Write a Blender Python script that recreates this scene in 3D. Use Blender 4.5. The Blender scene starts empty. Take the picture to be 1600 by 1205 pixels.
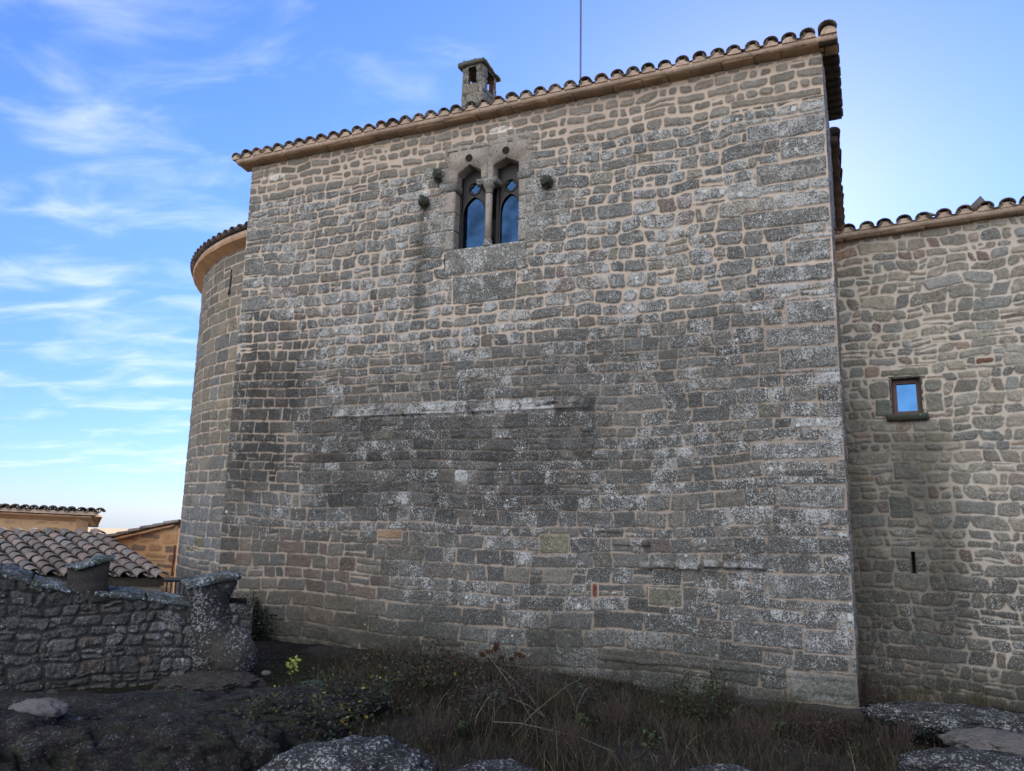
import bpy, bmesh, math, random
import numpy as np
from mathutils import Vector, Matrix

SC = bpy.context.scene
COL = SC.collection
R = math.radians
EYE = 2.1                     # eye height above the foot of the keep

# ------------------------------------------------------------------ camera
FPX = 1180.0                  # focal length in pixels of the 1600 px wide picture
up = np.array([129.0, FPX/math.tan(R(10.0)), -FPX]); up /= np.linalg.norm(up)
fw = np.array([0, 0, -1.0]); fw = fw - up*(fw @ up); fw /= np.linalg.norm(fw)
RM = np.array([np.cross(fw, up), fw, up])          # camera -> world
cd = bpy.data.cameras.new('camera'); cam = bpy.data.objects.new('camera', cd); COL.objects.link(cam)
m4 = Matrix.Identity(4)
for i in range(3):
    for j in range(3): m4[i][j] = RM[i][j]
m4[2][3] = EYE
cam.matrix_world = m4
cd.sensor_width = 36.0; cd.lens = 36.0*FPX/1600.0; cd.clip_end = 3000; cd.clip_start = 0.05
SC.camera = cam

# ------------------------------------------------------------------ light
SUN_AZ, SUN_EL = 19.0, 24.0   # azimuth from the view direction (+Y): the sun is hidden behind the keep
W = bpy.data.worlds.new('World'); SC.world = W; W.use_nodes = True
wn, wl = W.node_tree.nodes, W.node_tree.links
wn.clear()
wo = wn.new('ShaderNodeOutputWorld'); bg = wn.new('ShaderNodeBackground'); bg.inputs[1].default_value = 0.115
sky = wn.new('ShaderNodeTexSky'); sky.sky_type = 'NISHITA'; sky.sun_disc = False
sky.sun_elevation = R(SUN_EL); sky.sun_rotation = R(SUN_AZ); sky.air_density = 1.0; sky.dust_density = 0.15; sky.ozone_density = 2.2
sky.altitude = 600
hs = wn.new('ShaderNodeHueSaturation'); hs.inputs['Saturation'].default_value = 1.22; hs.inputs['Value'].default_value = 1.0
tc = wn.new('ShaderNodeTexCoord')
sep = wn.new('ShaderNodeSeparateXYZ'); wl.new(tc.outputs['Generated'], sep.inputs[0])
def wmath(op, a, b=None, c=None, clamp=False):
    n = wn.new('ShaderNodeMath'); n.operation = op; n.use_clamp = clamp
    for k, v in enumerate((a, b, c)):
        if v is None: continue
        if isinstance(v, (int, float)): n.inputs[k].default_value = v
        else: wl.new(v, n.inputs[k])
    return n.outputs[0]
# cirrus laid on a plane high above: direction / (z + .12)
zz = wmath('ADD', wmath('MAXIMUM', sep.outputs[2], 0.0), 0.16)
px_ = wmath('DIVIDE', sep.outputs[0], zz); py_ = wmath('DIVIDE', sep.outputs[1], zz)
cmb = wn.new('ShaderNodeCombineXYZ'); wl.new(px_, cmb.inputs[0]); wl.new(py_, cmb.inputs[1])
mp = wn.new('ShaderNodeMapping'); wl.new(cmb.outputs[0], mp.inputs[0])
mp.inputs['Rotation'].default_value = (0, 0, R(28)); mp.inputs['Scale'].default_value = (1.5, 2.6, 1); mp.inputs['Location'].default_value = (3.1, 0.4, 0)
n1 = wn.new('ShaderNodeTexNoise'); n1.inputs['Scale'].default_value = 2.0; n1.inputs['Detail'].default_value = 9; n1.inputs['Roughness'].default_value = 0.54; n1.inputs['Distortion'].default_value = 0.5
wl.new(mp.outputs[0], n1.inputs['Vector'])
n2 = wn.new('ShaderNodeTexNoise'); n2.inputs['Scale'].default_value = 0.45; n2.inputs['Detail'].default_value = 3
wl.new(cmb.outputs[0], n2.inputs['Vector'])
# more cloud to the left of the view; unseen fill cloud added behind it
left = wmath('MULTIPLY_ADD', sep.outputs[0], -0.55, 0.0)
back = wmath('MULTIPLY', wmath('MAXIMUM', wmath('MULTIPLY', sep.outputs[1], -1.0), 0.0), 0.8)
c0 = wmath('ADD', n1.outputs['Fac'], wmath('MULTIPLY_ADD', n2.outputs['Fac'], 0.9, -0.45))
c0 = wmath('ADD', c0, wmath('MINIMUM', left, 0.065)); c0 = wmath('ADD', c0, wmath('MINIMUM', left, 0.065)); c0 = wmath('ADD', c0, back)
c0 = wmath('SUBTRACT', c0, wmath('MULTIPLY', wmath('SUBTRACT', 0.05, sep.outputs[2], clamp=True), 12.0))
mr = wn.new('ShaderNodeMapRange'); mr.interpolation_type = 'SMOOTHSTEP'
mr.inputs['From Min'].default_value = 0.52; mr.inputs['From Max'].default_value = 0.95; mr.inputs['To Max'].default_value = 0.62
wl.new(c0, mr.inputs['Value'])
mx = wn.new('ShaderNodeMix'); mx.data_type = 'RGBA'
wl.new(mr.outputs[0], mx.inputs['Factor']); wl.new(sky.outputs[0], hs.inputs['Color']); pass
cmx = wn.new('ShaderNodeMix'); cmx.data_type = 'RGBA'      # unseen clouds behind the camera, added and brightened to light the keep front
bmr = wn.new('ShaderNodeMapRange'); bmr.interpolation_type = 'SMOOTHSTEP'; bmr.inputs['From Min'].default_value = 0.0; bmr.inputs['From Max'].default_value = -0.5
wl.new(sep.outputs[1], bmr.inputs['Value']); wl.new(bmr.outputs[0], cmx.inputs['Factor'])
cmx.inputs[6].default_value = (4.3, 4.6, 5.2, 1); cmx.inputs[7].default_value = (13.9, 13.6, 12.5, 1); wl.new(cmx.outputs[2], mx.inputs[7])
# the air close to the horizon is paler but not brighter than the sky above
hz = wn.new('ShaderNodeMapRange'); hz.interpolation_type = 'SMOOTHSTEP'; hz.inputs['From Min'].default_value = -0.02; hz.inputs['From Max'].default_value = 0.42
wl.new(sep.outputs[2], hz.inputs['Value'])
hm = wn.new('ShaderNodeMix'); hm.data_type = 'RGBA'; wl.new(hz.outputs[0], hm.inputs['Factor']); hm.inputs[6].default_value = (0.31, 0.40, 0.80, 1); hm.inputs[7].default_value = (0.84, 0.74, 0.96, 1)
mm = wn.new('ShaderNodeMix'); mm.data_type = 'RGBA'; mm.blend_type = 'MULTIPLY'; mm.inputs['Factor'].default_value = 1.0
wl.new(hs.outputs[0], mm.inputs[6]); wl.new(hm.outputs[2], mm.inputs[7]); wl.new(mm.outputs[2], mx.inputs[6])
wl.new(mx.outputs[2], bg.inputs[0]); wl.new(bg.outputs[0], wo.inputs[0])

sl = bpy.data.lights.new('sun', 'SUN'); sl.energy = 4.6; sl.angle = R(0.5); sl.color = (1.0, 0.90, 0.76)
so = bpy.data.objects.new('sun', sl); COL.objects.link(so)
sd = Vector((math.sin(R(SUN_AZ))*math.cos(R(SUN_EL)), math.cos(R(SUN_AZ))*math.cos(R(SUN_EL)), math.sin(R(SUN_EL))))
so.rotation_euler = sd.to_track_quat('Z', 'Y').to_euler()
so.location = (0, 0, 40)

SC.view_settings.view_transform = 'Standard'; SC.view_settings.look = 'None'
SC.view_settings.exposure = 1.3; SC.view_settings.gamma = 1.0
SC.view_settings.use_curve_mapping = False
SC.render.engine = 'CYCLES'
SC.cycles.max_bounces = 6

# ------------------------------------------------------------------ helpers
def ray(u, v):
    return RM @ np.array([(u-800)/FPX, (602.5-v)/FPX, -1.0])
def on_plane(u, v, n, D):     # vertical plane n.xy = D
    r = ray(u, v); return r*(D/(r[0]*n[0]+r[1]*n[1])) + np.array([0, 0, EYE])
def at_y(u, v, y):
    r = ray(u, v); return r*(y/r[1]) + np.array([0, 0, EYE])
def at_z(u, v, z):            # z in world units
    r = ray(u, v); return r*((z-EYE)/r[2]) + np.array([0, 0, EYE])

def tag(o, label=None, cat=None, group=None, kind=None):
    if label: o['label'] = label
    if cat: o['category'] = cat
    if group: o['group'] = group
    if kind: o['kind'] = kind
    return o
def empty(name, loc=(0, 0, 0), **k):
    o = bpy.data.objects.new(name, None); COL.objects.link(o); o.location = loc; o.empty_display_size = 0.2
    return tag(o, **k)
def put(name, verts, faces, mat, parent=None, smooth=False, attrs=None, loc=None):
    """verts in world space; the object's origin goes to loc (or its parent's)."""
    me = bpy.data.meshes.new(name)
    v = np.asarray(verts, dtype=np.float64).reshape(-1, 3)
    off = np.array(parent_loc(parent)) if parent is not None else np.array(loc if loc is not None else (0, 0, 0))
    v = v-off
    if isinstance(faces, np.ndarray):
        k = faces.shape[1]; nf = len(faces)
        me.vertices.add(len(v)); me.vertices.foreach_set('co', v.ravel().astype(np.float32))
        me.loops.add(nf*k); me.loops.foreach_set('vertex_index', faces.ravel().astype(np.int32))
        me.polygons.add(nf); me.polygons.foreach_set('loop_start', np.arange(0, nf*k, k, dtype=np.int32))
        try: me.polygons.foreach_set('loop_total', np.full(nf, k, dtype=np.int32))
        except Exception: pass
        me.update(calc_edges=True); me.validate()
    else:
        me.from_pydata([tuple(q) for q in v], [], [tuple(f) for f in faces]); me.update()
    if attrs:
        for an, arr in attrs.items():
            a = me.attributes.new(an, 'FLOAT_COLOR', 'POINT')
            arr = np.asarray(arr, dtype=np.float32)
            if arr.shape[1] == 3: arr = np.c_[arr, np.ones(len(arr), np.float32)]
            a.data.foreach_set('color', arr.ravel())
    if smooth: me.polygons.foreach_set('use_smooth', np.ones(len(me.polygons), dtype=bool))
    me.materials.append(mat)
    o = bpy.data.objects.new(name, me); COL.objects.link(o)
    if parent is not None: o.parent = parent
    else: o.location = off
    return o
def parent_loc(p):
    l = np.zeros(3)
    while p is not None:
        l = l+np.array(p.location); p = p.parent
    return l

# value noise -------------------------------------------------------
def vnoise(x, y, f, seed):
    rg = np.random.RandomState(seed); T = rg.rand(256, 256).astype(np.float32)*2-1
    X = x*f+17.3; Y = y*f+41.7
    i = np.floor(X).astype(np.int64); j = np.floor(Y).astype(np.int64)
    a = X-i; b = Y-j; a = a*a*(3-2*a); b = b*b*(3-2*b)
    i0 = i & 255; i1 = (i+1) & 255; j0 = j & 255; j1 = (j+1) & 255
    return (T[i0, j0]*(1-a)+T[i1, j0]*a)*(1-b)+(T[i0, j1]*(1-a)+T[i1, j1]*a)*b
def fbm(x, y, f, seed, o=4, r=0.5):
    s = 0; a = 1; t = 0
    for k in range(o):
        s = s+a*vnoise(x, y, f*2**k, seed+k*7); t += a; a *= r
    return s/t
def sst(a, b, x):
    t = np.clip((x-a)/(b-a), 0, 1); return t*t*(3-2*t)
def box_mask(s, z, s0, s1, z0, z1, e=0.15):
    return sst(s0-e, s0+e, s)*(1-sst(s1-e, s1+e, s))*sst(z0-e, z0+e, z)*(1-sst(z1-e, z1+e, z))
def lerp(a, b, t): return a+(b-a)*t

# masonry field -----------------------------------------------------
def masonry(S, Z, seed, hfun, wfun, zone, forced=(), shear=0.0):
    """S,Z 2D arrays (metres). hfun(z,rng) course height, wfun(z,rng) stone width,
    zone(S,Z,cell arrays)-> dict. Returns height, colour, aux."""
    rg = np.random.RandomState(seed)
    warp = zone['warp'](S, Z)
    s = S+warp*(fbm(S, Z, 3.2, seed+1, 3))+0.05*vnoise(S, Z, 0.7, seed+2)
    z = Z+warp*0.9*(fbm(S, Z, 2.6, seed+3, 3))+zone.get('wave', 0.05)*vnoise(S, Z, 0.55, seed+4)+shear*(S-S.mean())
    zb = [z.min()-0.1]
    while zb[-1] < z.max()+0.1: zb.append(zb[-1]+hfun(zb[-1], rg))
    zb = np.array(zb)
    K = np.clip(np.searchsorted(zb, z.ravel())-1, 0, len(zb)-2)
    n = s.size; sf = s.ravel(); zf = z.ravel()
    cs = np.zeros(n); cz = np.zeros(n); hw = np.zeros(n); hh = np.zeros(n)
    rnd = [np.zeros(n) for _ in range(8)]
    order = np.argsort(K, kind='stable'); cuts = np.searchsorted(K[order], np.arange(len(zb)))
    smin, smax = sf.min()-0.3, sf.max()+0.3
    for k in range(len(zb)-1):
        idx = order[cuts[k]:cuts[k+1]]
        b = [smin-rg.rand()*0.3]; 
        while b[-1] < smax: b.append(b[-1]+wfun(zb[k], rg)*(0.6+0.4*(zb[k+1]-zb[k])/0.18))
        b = np.array(b); j = np.clip(np.searchsorted(b, sf[idx])-1, 0, len(b)-2)
        m = len(b)-1
        split = rg.rand(m) < zone.get('split', 0.13)
        sr = 0.5+(rg.rand(m)-0.5)*0.5
        H = zb[k+1]-zb[k]
        zl = (zf[idx]-zb[k])/H
        # the split line tilts a little across the stone
        tiltl = (rg.rand(m)-0.5)*0.35
        loc = (sf[idx]-b[j])/(b[j+1]-b[j])-0.5
        sl_ = sr[j]+tiltl[j]*loc
        isup = zl > sl_
        sp = split[j]
        z0 = np.where(sp & isup, zb[k]+sl_*H, zb[k]); z1 = np.where(sp & ~isup, zb[k]+sl_*H, zb[k+1])
        cs[idx] = (b[j]+b[j+1])/2; hw[idx] = (b[j+1]-b[j])/2
        cz[idx] = (z0+z1)/2; hh[idx] = (z1-z0)/2
        for q in range(8):
            A = rg.rand(2, m); rnd[q][idx] = np.where(sp & isup, A[1, j], A[0, j])
    g = zone['gap'](S, Z).ravel(); rr = zone['round'](S, Z).ravel()
    jit = zone.get('jit', 0.5)
    slant = (rnd[0]-0.5)*zone.get('slant', 0.5); tilt = (rnd[1]-0.5)*zone.get('tilt', 0.14)
    ins1 = g*(1+jit*2.2*rnd[2]**2); ins2 = g*(1+jit*2.2*rnd[3]**2)
    wide = zone.get('sq', 1.0)
    dx = np.abs(sf-cs-slant*wide*(zf-cz))-(hw-ins1)
    dz = np.abs(zf-cz-tilt*wide*(sf-cs))-(hh-ins2)
    r = rr*np.minimum(hw, hh)*(0.5+rnd[4])
    qx = dx+r; qz = dz+r
    sd_ = np.hypot(np.maximum(qx, 0), np.maximum(qz, 0))+np.minimum(np.maximum(qx, qz), 0)-r
    sd_ = sd_.reshape(S.shape)
    Rn = [q.reshape(S.shape) for q in rnd]
    # forced stones: (s0,s1,z0,z1,rand colour index, lichen, raise)
    fm = np.zeros(S.shape, bool); fidx = np.zeros(S.shape, int)
    for i, f in enumerate(forced):
        cx, cy = (f[0]+f[1])/2, (f[2]+f[3])/2; hx, hz = (f[1]-f[0])/2, (f[3]-f[2])/2
        near = (np.abs(S-cx) < hx+0.012) & (np.abs(Z-cy) < hz+0.012)
        rad = 0.028+0.012*np.sin(i*2.7)
        ax = np.abs(S-cx-0.05*np.sin(i*1.9)*(Z-cy))-hx+0.010+rad; az = np.abs(Z-cy-0.04*np.sin(i*3.1)*(S-cx))-hz+0.010+rad
        sdf = np.hypot(np.maximum(ax, 0), np.maximum(az, 0))+np.minimum(np.maximum(ax, az), 0)-rad
        sd_ = np.where(near, sdf, sd_); fm |= near; fidx = np.where(near, i, fidx)
    edge = fm*0.012*fbm(S, Z, 6, seed+29, 2)+fbm(S, Z, 14, seed+9, 2)*zone.get('edge', 0.008)+fbm(S, Z, 5, seed+19, 2)*0.006
    sd_ = sd_+edge
    mask = 1-sst(-0.006, 0.006, sd_)
    return sd_, mask, Rn, fm, fidx

def grid_faces(ns, nz, keep=None):
    i = np.arange(ns-1)[:, None]*nz+np.arange(nz-1)[None, :]
    f = np.stack([i, i+nz, i+nz+1, i+1], -1).reshape(-1, 4)
    if keep is not None: f = f[keep.ravel()]
    return f

def wall_mesh(name, s0, s1, z0, z1, res, seed, zone, mapper, parent, mat, holes=None, forced=(), hfun=None, wfun=None,
              taper=(True, True), ledges=(), loc=None, keepfn=None, flip=False, shear=0.0, ledge_fn=None):
    ns = int((s1-s0)/res)+1; nz = int((z1-z0)/res)+1
    s = np.linspace(s0, s1, ns); z = np.linspace(z0, z1, nz)
    S, Z = np.meshgrid(s, z, indexing='ij')
    sd_, mask, Rn, fm, fidx = masonry(S, Z, seed, hfun, wfun, zone, forced, shear)
    c = zone['color'](S, Z, Rn, mask, fm, fidx)      # dict: stone rgb, mortar rgb, lichen, moss, relief
    bev = zone.get('bev', 0.017)
    prof = np.clip(-sd_/bev, 0, 1); prof = 1-(1-prof)**2
    relief = c['relief']
    h = mask*prof*relief*(0.7+0.6*Rn[5])
    h += mask*((np.abs(fbm(S+Rn[5]*3, Z+Rn[6]*3, 9, seed+30, 4, 0.62))-0.15)*0.016+fbm(S, Z, 22, seed+34, 2)*0.005+((Rn[5]-0.5)*(Z*13 % 1-0.5)*0.0))*c.get('rough', 1.0)
    h += mask*((Rn[6]-0.5)*0.5*(S-np.round(S, 0))*0.0+(Rn[7]-0.4)*0.012)
    h += (1-mask)*(fbm(S, Z, 18, seed+32, 3)*0.003+c.get('mraise', 0.0))
    for (la, lb, lz, lt, ld) in ledges:
        lm = sst(la-0.02, la+0.02, S)*(1-sst(lb-0.02, lb+0.02, S))
        zc = lz+0.015*vnoise(S, Z*0, 2.2, seed+50)
        h += ld*lm*sst(zc-lt, zc-lt*0.75, Z)*(1-sst(zc+lt*0.7, zc+lt, Z))*(0.75+0.8*fbm(S, Z, 4, seed+51, 3))*(0.3+0.7*mask)*(0.55+0.45*sst(-0.35, -0.1, vnoise(S, Z*0, 2.6, seed+53)))
    if ledge_fn is not None: h = h+ledge_fn(S, Z)
    e = np.ones_like(S)
    if taper[0]: e = e*sst(s0-0.001, s0+0.03, S)
    if taper[1]: e = e*(1-sst(s1-0.03, s1+0.001, S))
    h = h*e
    P = mapper(S, Z, h)
    col = mask[..., None]*c['stone']+(1-mask[..., None])*c['mortar']
    aux = np.stack([c['lichen'], mask, c['moss']], -1)
    keep = np.ones((ns-1, nz-1), bool)
    sm = (S[:-1, :-1]+S[1:, 1:])/2; zm = (Z[:-1, :-1]+Z[1:, 1:])/2
    if holes is not None: keep &= ~holes(sm, zm)
    if keepfn is not None: keep &= keepfn(sm, zm)
    f = grid_faces(ns, nz, keep)
    if flip: f = f[:, ::-1].copy()
    P = P.reshape(-1, 3); col = col.reshape(-1, 3); aux = aux.reshape(-1, 3)
    used = np.zeros(len(P), bool); used[f.ravel()] = True
    rem = np.cumsum(used)-1; f = rem[f]
    return put(name, P[used], f, mat, parent, smooth=True, attrs={'tint': np.clip(col[used], 0, 1), 'aux': np.clip(aux[used], 0, 1)}, loc=loc)

# ------------------------------------------------------------------ materials
def new_mat(name):
    m = bpy.data.materials.new(name); m.use_nodes = True
    nt = m.node_tree; nt.nodes.clear()
    out = nt.nodes.new('ShaderNodeOutputMaterial'); b = nt.nodes.new('ShaderNodeBsdfPrincipled')
    nt.links.new(b.outputs[0], out.inputs[0])
    return m, nt, b
class NT:
    def __init__(s, nt): s.nt = nt; s.tc = nt.nodes.new('ShaderNodeTexCoord')
    def lk(s, a, b): s.nt.links.new(a, b)
    def noise(s, sc, det=4, ro=0.55, vec=None, dist=0.0):
        n = s.nt.nodes.new('ShaderNodeTexNoise'); n.inputs['Scale'].default_value = sc; n.inputs['Detail'].default_value = det
        n.inputs['Roughness'].default_value = ro; n.inputs['Distortion'].default_value = dist
        s.lk(vec if vec is not None else s.tc.outputs['Object'], n.inputs['Vector']); return n.outputs['Fac']
    def voro(s, sc, feat='F1', rnd=1.0):
        n = s.nt.nodes.new('ShaderNodeTexVoronoi'); n.inputs['Scale'].default_value = sc; n.feature = feat
        n.inputs['Randomness'].default_value = rnd
        s.lk(s.tc.outputs['Object'], n.inputs['Vector']); return n
    def mr(s, v, a, b, c=0.0, d=1.0, smooth=True):
        n = s.nt.nodes.new('ShaderNodeMapRange'); n.interpolation_type = 'SMOOTHSTEP' if smooth else 'LINEAR'
        for k, q in (('Value', v), ('From Min', a), ('From Max', b), ('To Min', c), ('To Max', d)):
            if isinstance(q, (int, float)): n.inputs[k].default_value = q
            else: s.lk(q, n.inputs[k])
        return n.outputs[0]
    def m(s, op, a, b=0.0, clamp=False):
        n = s.nt.nodes.new('ShaderNodeMath'); n.operation = op; n.use_clamp = clamp
        for k, q in enumerate((a, b)):
            if isinstance(q, (int, float)): n.inputs[k].default_value = q
            else: s.lk(q, n.inputs[k])
        return n.outputs[0]
    def mix(s, f, a, b, mode='MIX'):
        n = s.nt.nodes.new('ShaderNodeMix'); n.data_type = 'RGBA'; n.blend_type = mode
        for k, q in ((0, f), (6, a), (7, b)):
            if isinstance(q, (int, float)): n.inputs[k].default_value = q
            elif isinstance(q, tuple): n.inputs[k].default_value = (*q, 1)
            else: s.lk(q, n.inputs[k])
        return n.outputs[2]
    def attr(s, name):
        n = s.nt.nodes.new('ShaderNodeAttribute'); n.attribute_name = name
        sp = s.nt.nodes.new('ShaderNodeSeparateColor'); s.lk(n.outputs['Color'], sp.inputs[0]); return n.outputs['Color'], sp.outputs
    def scale(s, col, f):
        n = s.nt.nodes.new('ShaderNodeVectorMath'); n.operation = 'SCALE'; s.lk(col, n.inputs[0])
        if isinstance(f, (int, float)): n.inputs['Scale'].default_value = f
        else: s.lk(f, n.inputs['Scale'])
        return n.outputs[0]
    def bump(s, h, st, dist, bsdf, prev=None):
        n = s.nt.nodes.new('ShaderNodeBump'); n.inputs['Strength'].default_value = st; n.inputs['Distance'].default_value = dist
        s.lk(h, n.inputs['Height'])
        s.lk(n.outputs[0], bsdf.inputs['Normal']); return n

def masonry_mat(name='masonry', lich_col=(0.45, 0.46, 0.46), scale=1.0, grain=1.0):
    m, nt, b = new_mat(name); q = NT(nt)
    tint, _ = q.attr('tint'); _, aux = q.attr('aux')
    L, M, G = aux[0], aux[1], aux[2]
    g1 = q.noise(70*scale, 5, 0.7); g2 = q.noise(19*scale, 4, 0.6); g3 = q.noise(4.0, 3, 0.55)
    f = q.m('MULTIPLY', q.mr(g1, 0.25, 0.75, 0.62, 1.38, False), q.mr(g2, 0.25, 0.75, 0.78, 1.22, False))
    f = q.m('MULTIPLY', f, q.mr(g3, 0.3, 0.7, 0.85, 1.15, False))
    fm = q.mr(M, 0.2, 0.8, 0.0, 1.0)
    f = q.m('ADD', q.m('MULTIPLY', f, q.m('MULTIPLY', fm, grain)), q.m('MULTIPLY', q.mr(g1, 0.2, 0.8, 0.84, 1.16, False), q.m('SUBTRACT', 1.0, q.m('MULTIPLY', fm, grain))))
    base = q.scale(tint, f)
    # dark crustose lichen patches, then pale lichen flecks and round rosettes
    dk = q.mr(q.noise(30*scale, 5, 0.7), 0.47, 0.58, 0.0, 0.8)
    dk = q.m('MULTIPLY', dk, q.m('MULTIPLY', fm, q.mr(L, 0.05, 0.6, 0.0, 1.0)))
    base = q.mix(dk, base, (0.045, 0.045, 0.045))
    ln = q.noise(42*scale, 6, 0.75, dist=0.4); big = q.noise(5.0, 4, 0.6)
    thr = q.m('SUBTRACT', 0.70, q.m('MULTIPLY', L, 0.24))
    thr = q.m('SUBTRACT', thr, q.m('MULTIPLY', q.m('SUBTRACT', big, 0.5), 0.55))
    cr = q.noise(12.0*scale, 6, 0.7, dist=0.6); ct = q.m('SUBTRACT', 0.74, q.m('MULTIPLY', L, 0.22)); ct = q.m('SUBTRACT', ct, q.m('MULTIPLY', q.m('SUBTRACT', q.noise(1.3, 3, 0.5), 0.5), 0.4))
    cf2 = q.m('MULTIPLY', q.mr(cr, ct, q.m('ADD', ct, 0.04), 0.0, 0.75), fm)
    base = q.mix(cf2, base, q.mix(q.mr(g1, 0.35, 0.65), (0.18, 0.185, 0.175), (0.38, 0.39, 0.37)))
    lf = q.mr(ln, thr, q.m('ADD', thr, 0.05), 0.0, 0.85)
    lf = q.m('MULTIPLY', lf, q.mr(M, 0.1, 0.7, 0.25, 1.0))
    base = q.mix(lf, base, q.mix(g2, lich_col, tuple(c*0.72 for c in lich_col)))
    ev = q.m('ADD', q.m('MULTIPLY', L, 0.9), 0.22)
    sp = q.m('MULTIPLY', q.mr(q.noise(80*scale, 3, 0.8), 0.575, 0.62, 0.0, 0.95), q.m('MULTIPLY', ev, fm), True)
    base = q.mix(sp, base, tuple(c*1.30 for c in lich_col))
    pe = q.m('MULTIPLY', q.mr(q.noise(64*scale, 4, 0.75, dist=0.3), 0.46, 0.38, 0.0, 0.75), q.m('MULTIPLY', ev, fm), True)
    base = q.mix(pe, base, (0.035, 0.034, 0.032))
    vo = q.voro(9.0*scale); vn = q.m('ADD', vo.outputs['Distance'], q.m('MULTIPLY', q.m('SUBTRACT', g1, 0.5), 0.35))
    sepc = nt.nodes.new('ShaderNodeSeparateColor'); nt.links.new(vo.outputs['Color'], sepc.inputs[0])
    rad = q.m('MULTIPLY', q.m('SUBTRACT', q.m('ADD', q.m('MULTIPLY', L, 0.55), sepc.outputs[0]), 1.08), 0.9)
    ros = q.mr(q.m('SUBTRACT', rad, vn), -0.02, 0.05, 0.0, 0.85)
    ros = q.m('MULTIPLY', ros, q.mr(M, 0.1, 0.7, 0.4, 1.0))
    base = q.mix(ros, base, (0.47, 0.49, 0.48))
    mo = q.m('MULTIPLY', q.mr(q.noise(5.0, 5, 0.7), 0.33, 0.62, 0.35, 1.0), G)
    base = q.mix(mo, base, q.mix(g2, (0.020, 0.022, 0.018), (0.055, 0.055, 0.040)))
    nt.links.new(base, b.inputs['Base Color'])
    b.inputs['Roughness'].default_value = 0.92; b.inputs['Specular IOR Level'].default_value = 0.2
    hgt = q.m('ADD', q.m('MULTIPLY', g1, 0.5), q.m('MULTIPLY', g2, 0.8)); hgt = q.m('ADD', hgt, q.m('MULTIPLY', lf, 0.15))
    q.bump(hgt, 0.55, 0.006, b)
    return m
MASON = masonry_mat()
MASON_DARK = masonry_mat('rubble_masonry', (0.25, 0.255, 0.25))
MASON_WARM = masonry_mat('warm_masonry', (0.35, 0.33, 0.28))

def stone_mat(name, c1, c2, lich=0.3, lc=(0.42, 0.45, 0.46), ns=1.0, bump=0.5, moss=None):
    m, nt, b = new_mat(name); q = NT(nt)
    g1 = q.noise(75*ns, 5, 0.7); g2 = q.noise(14*ns, 5, 0.62); g3 = q.noise(3.5*ns, 4, 0.6)
    base = q.mix(q.mr(g3, 0.3, 0.7), c1, c2)
    f = q.m('MULTIPLY', q.mr(g1, 0.25, 0.75, 0.65, 1.35, False), q.mr(g2, 0.25, 0.75, 0.8, 1.2, False))
    base = q.scale(base, f)
    dk = q.mr(q.noise(24*ns, 5, 0.65), 0.54, 0.64, 0.0, min(0.8, lich*1.6)); base = q.mix(dk, base, (0.05, 0.05, 0.05))
    ln = q.noise(34*ns, 6, 0.72, dist=0.4)
    thr = 0.71-lich*0.27
    tt = q.m('SUBTRACT', thr, q.m('MULTIPLY', q.m('SUBTRACT', g3, 0.5), 0.35))
    lf = q.mr(ln, tt, q.m('ADD', tt, 0.05), 0.0, 0.9)
    base = q.mix(lf, base, lc)
    if moss:
        mo = q.mr(q.noise(6.0, 5, 0.7), 0.48, 0.62, 0.0, moss); base = q.mix(mo, base, (0.035, 0.045, 0.018))
    nt.links.new(base, b.inputs['Base Color']); b.inputs['Roughness'].default_value = 0.92; b.inputs['Specular IOR Level'].default_value = 0.2
    q.bump(q.m('ADD', q.m('MULTIPLY', g1, 0.5), g2), bump, 0.008, b)
    return m
ASHLAR = stone_mat('window_ashlar', (0.31, 0.275, 0.24), (0.235, 0.215, 0.195), 0.30)
ASHLAR_L = stone_mat('window_ashlar_lichened', (0.25, 0.23, 0.20), (0.20, 0.19, 0.17), 0.55)
SILLST = stone_mat('sill_stone', (0.13, 0.13, 0.12), (0.17, 0.165, 0.15), 0.6)
SILLDARK = stone_mat('mossy_sill', (0.05, 0.055, 0.05), (0.07, 0.075, 0.06), 0.15, moss=0.6)
CORNICE = stone_mat('cornice_mortar', (0.46, 0.355, 0.285), (0.33, 0.25, 0.195), 0.26, (0.30, 0.28, 0.25), bump=0.9)
SOFFIT = stone_mat('cornice_slab', (0.30, 0.21, 0.14), (0.19, 0.135, 0.095), 0.2, (0.26, 0.22, 0.17))
SOFFIT_O = stone_mat('apse_cornice', (0.46, 0.29, 0.175), (0.34, 0.21, 0.125), 0.0, bump=0.9)
DARKSOF = stone_mat('dark_soffit', (0.028, 0.024, 0.020), (0.045, 0.036, 0.028), 0.0)
BROWNSOF = stone_mat('weathered_verge', (0.035, 0.028, 0.022), (0.10, 0.06, 0.040), 0.0, ns=0.6)
CHIM = stone_mat('chimney_stone', (0.20, 0.175, 0.14), (0.15, 0.14, 0.125), 0.28)
CHIMIN = stone_mat('chimney_soot', (0.10, 0.05, 0.03), (0.05, 0.03, 0.02), 0.0)
CAPST = stone_mat('chimney_cap_stone', (0.10, 0.105, 0.085), (0.075, 0.08, 0.06), 0.3, moss=0.5)
DARKROCK = stone_mat('dark_rock', (0.010, 0.009, 0.011), (0.022, 0.019, 0.018), 0.44, (0.12, 0.13, 0.145), ns=1.5, bump=0.9, moss=0.35)
LICHROCK = stone_mat('lichened_rock', (0.022, 0.022, 0.022), (0.038, 0.037, 0.037), 0.62, (0.27, 0.285, 0.29), ns=1.3, bump=1.0)
PALEROCK = stone_mat('pale_rock', (0.13, 0.12, 0.115), (0.10, 0.095, 0.095), 0.1, bump=0.8)
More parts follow.
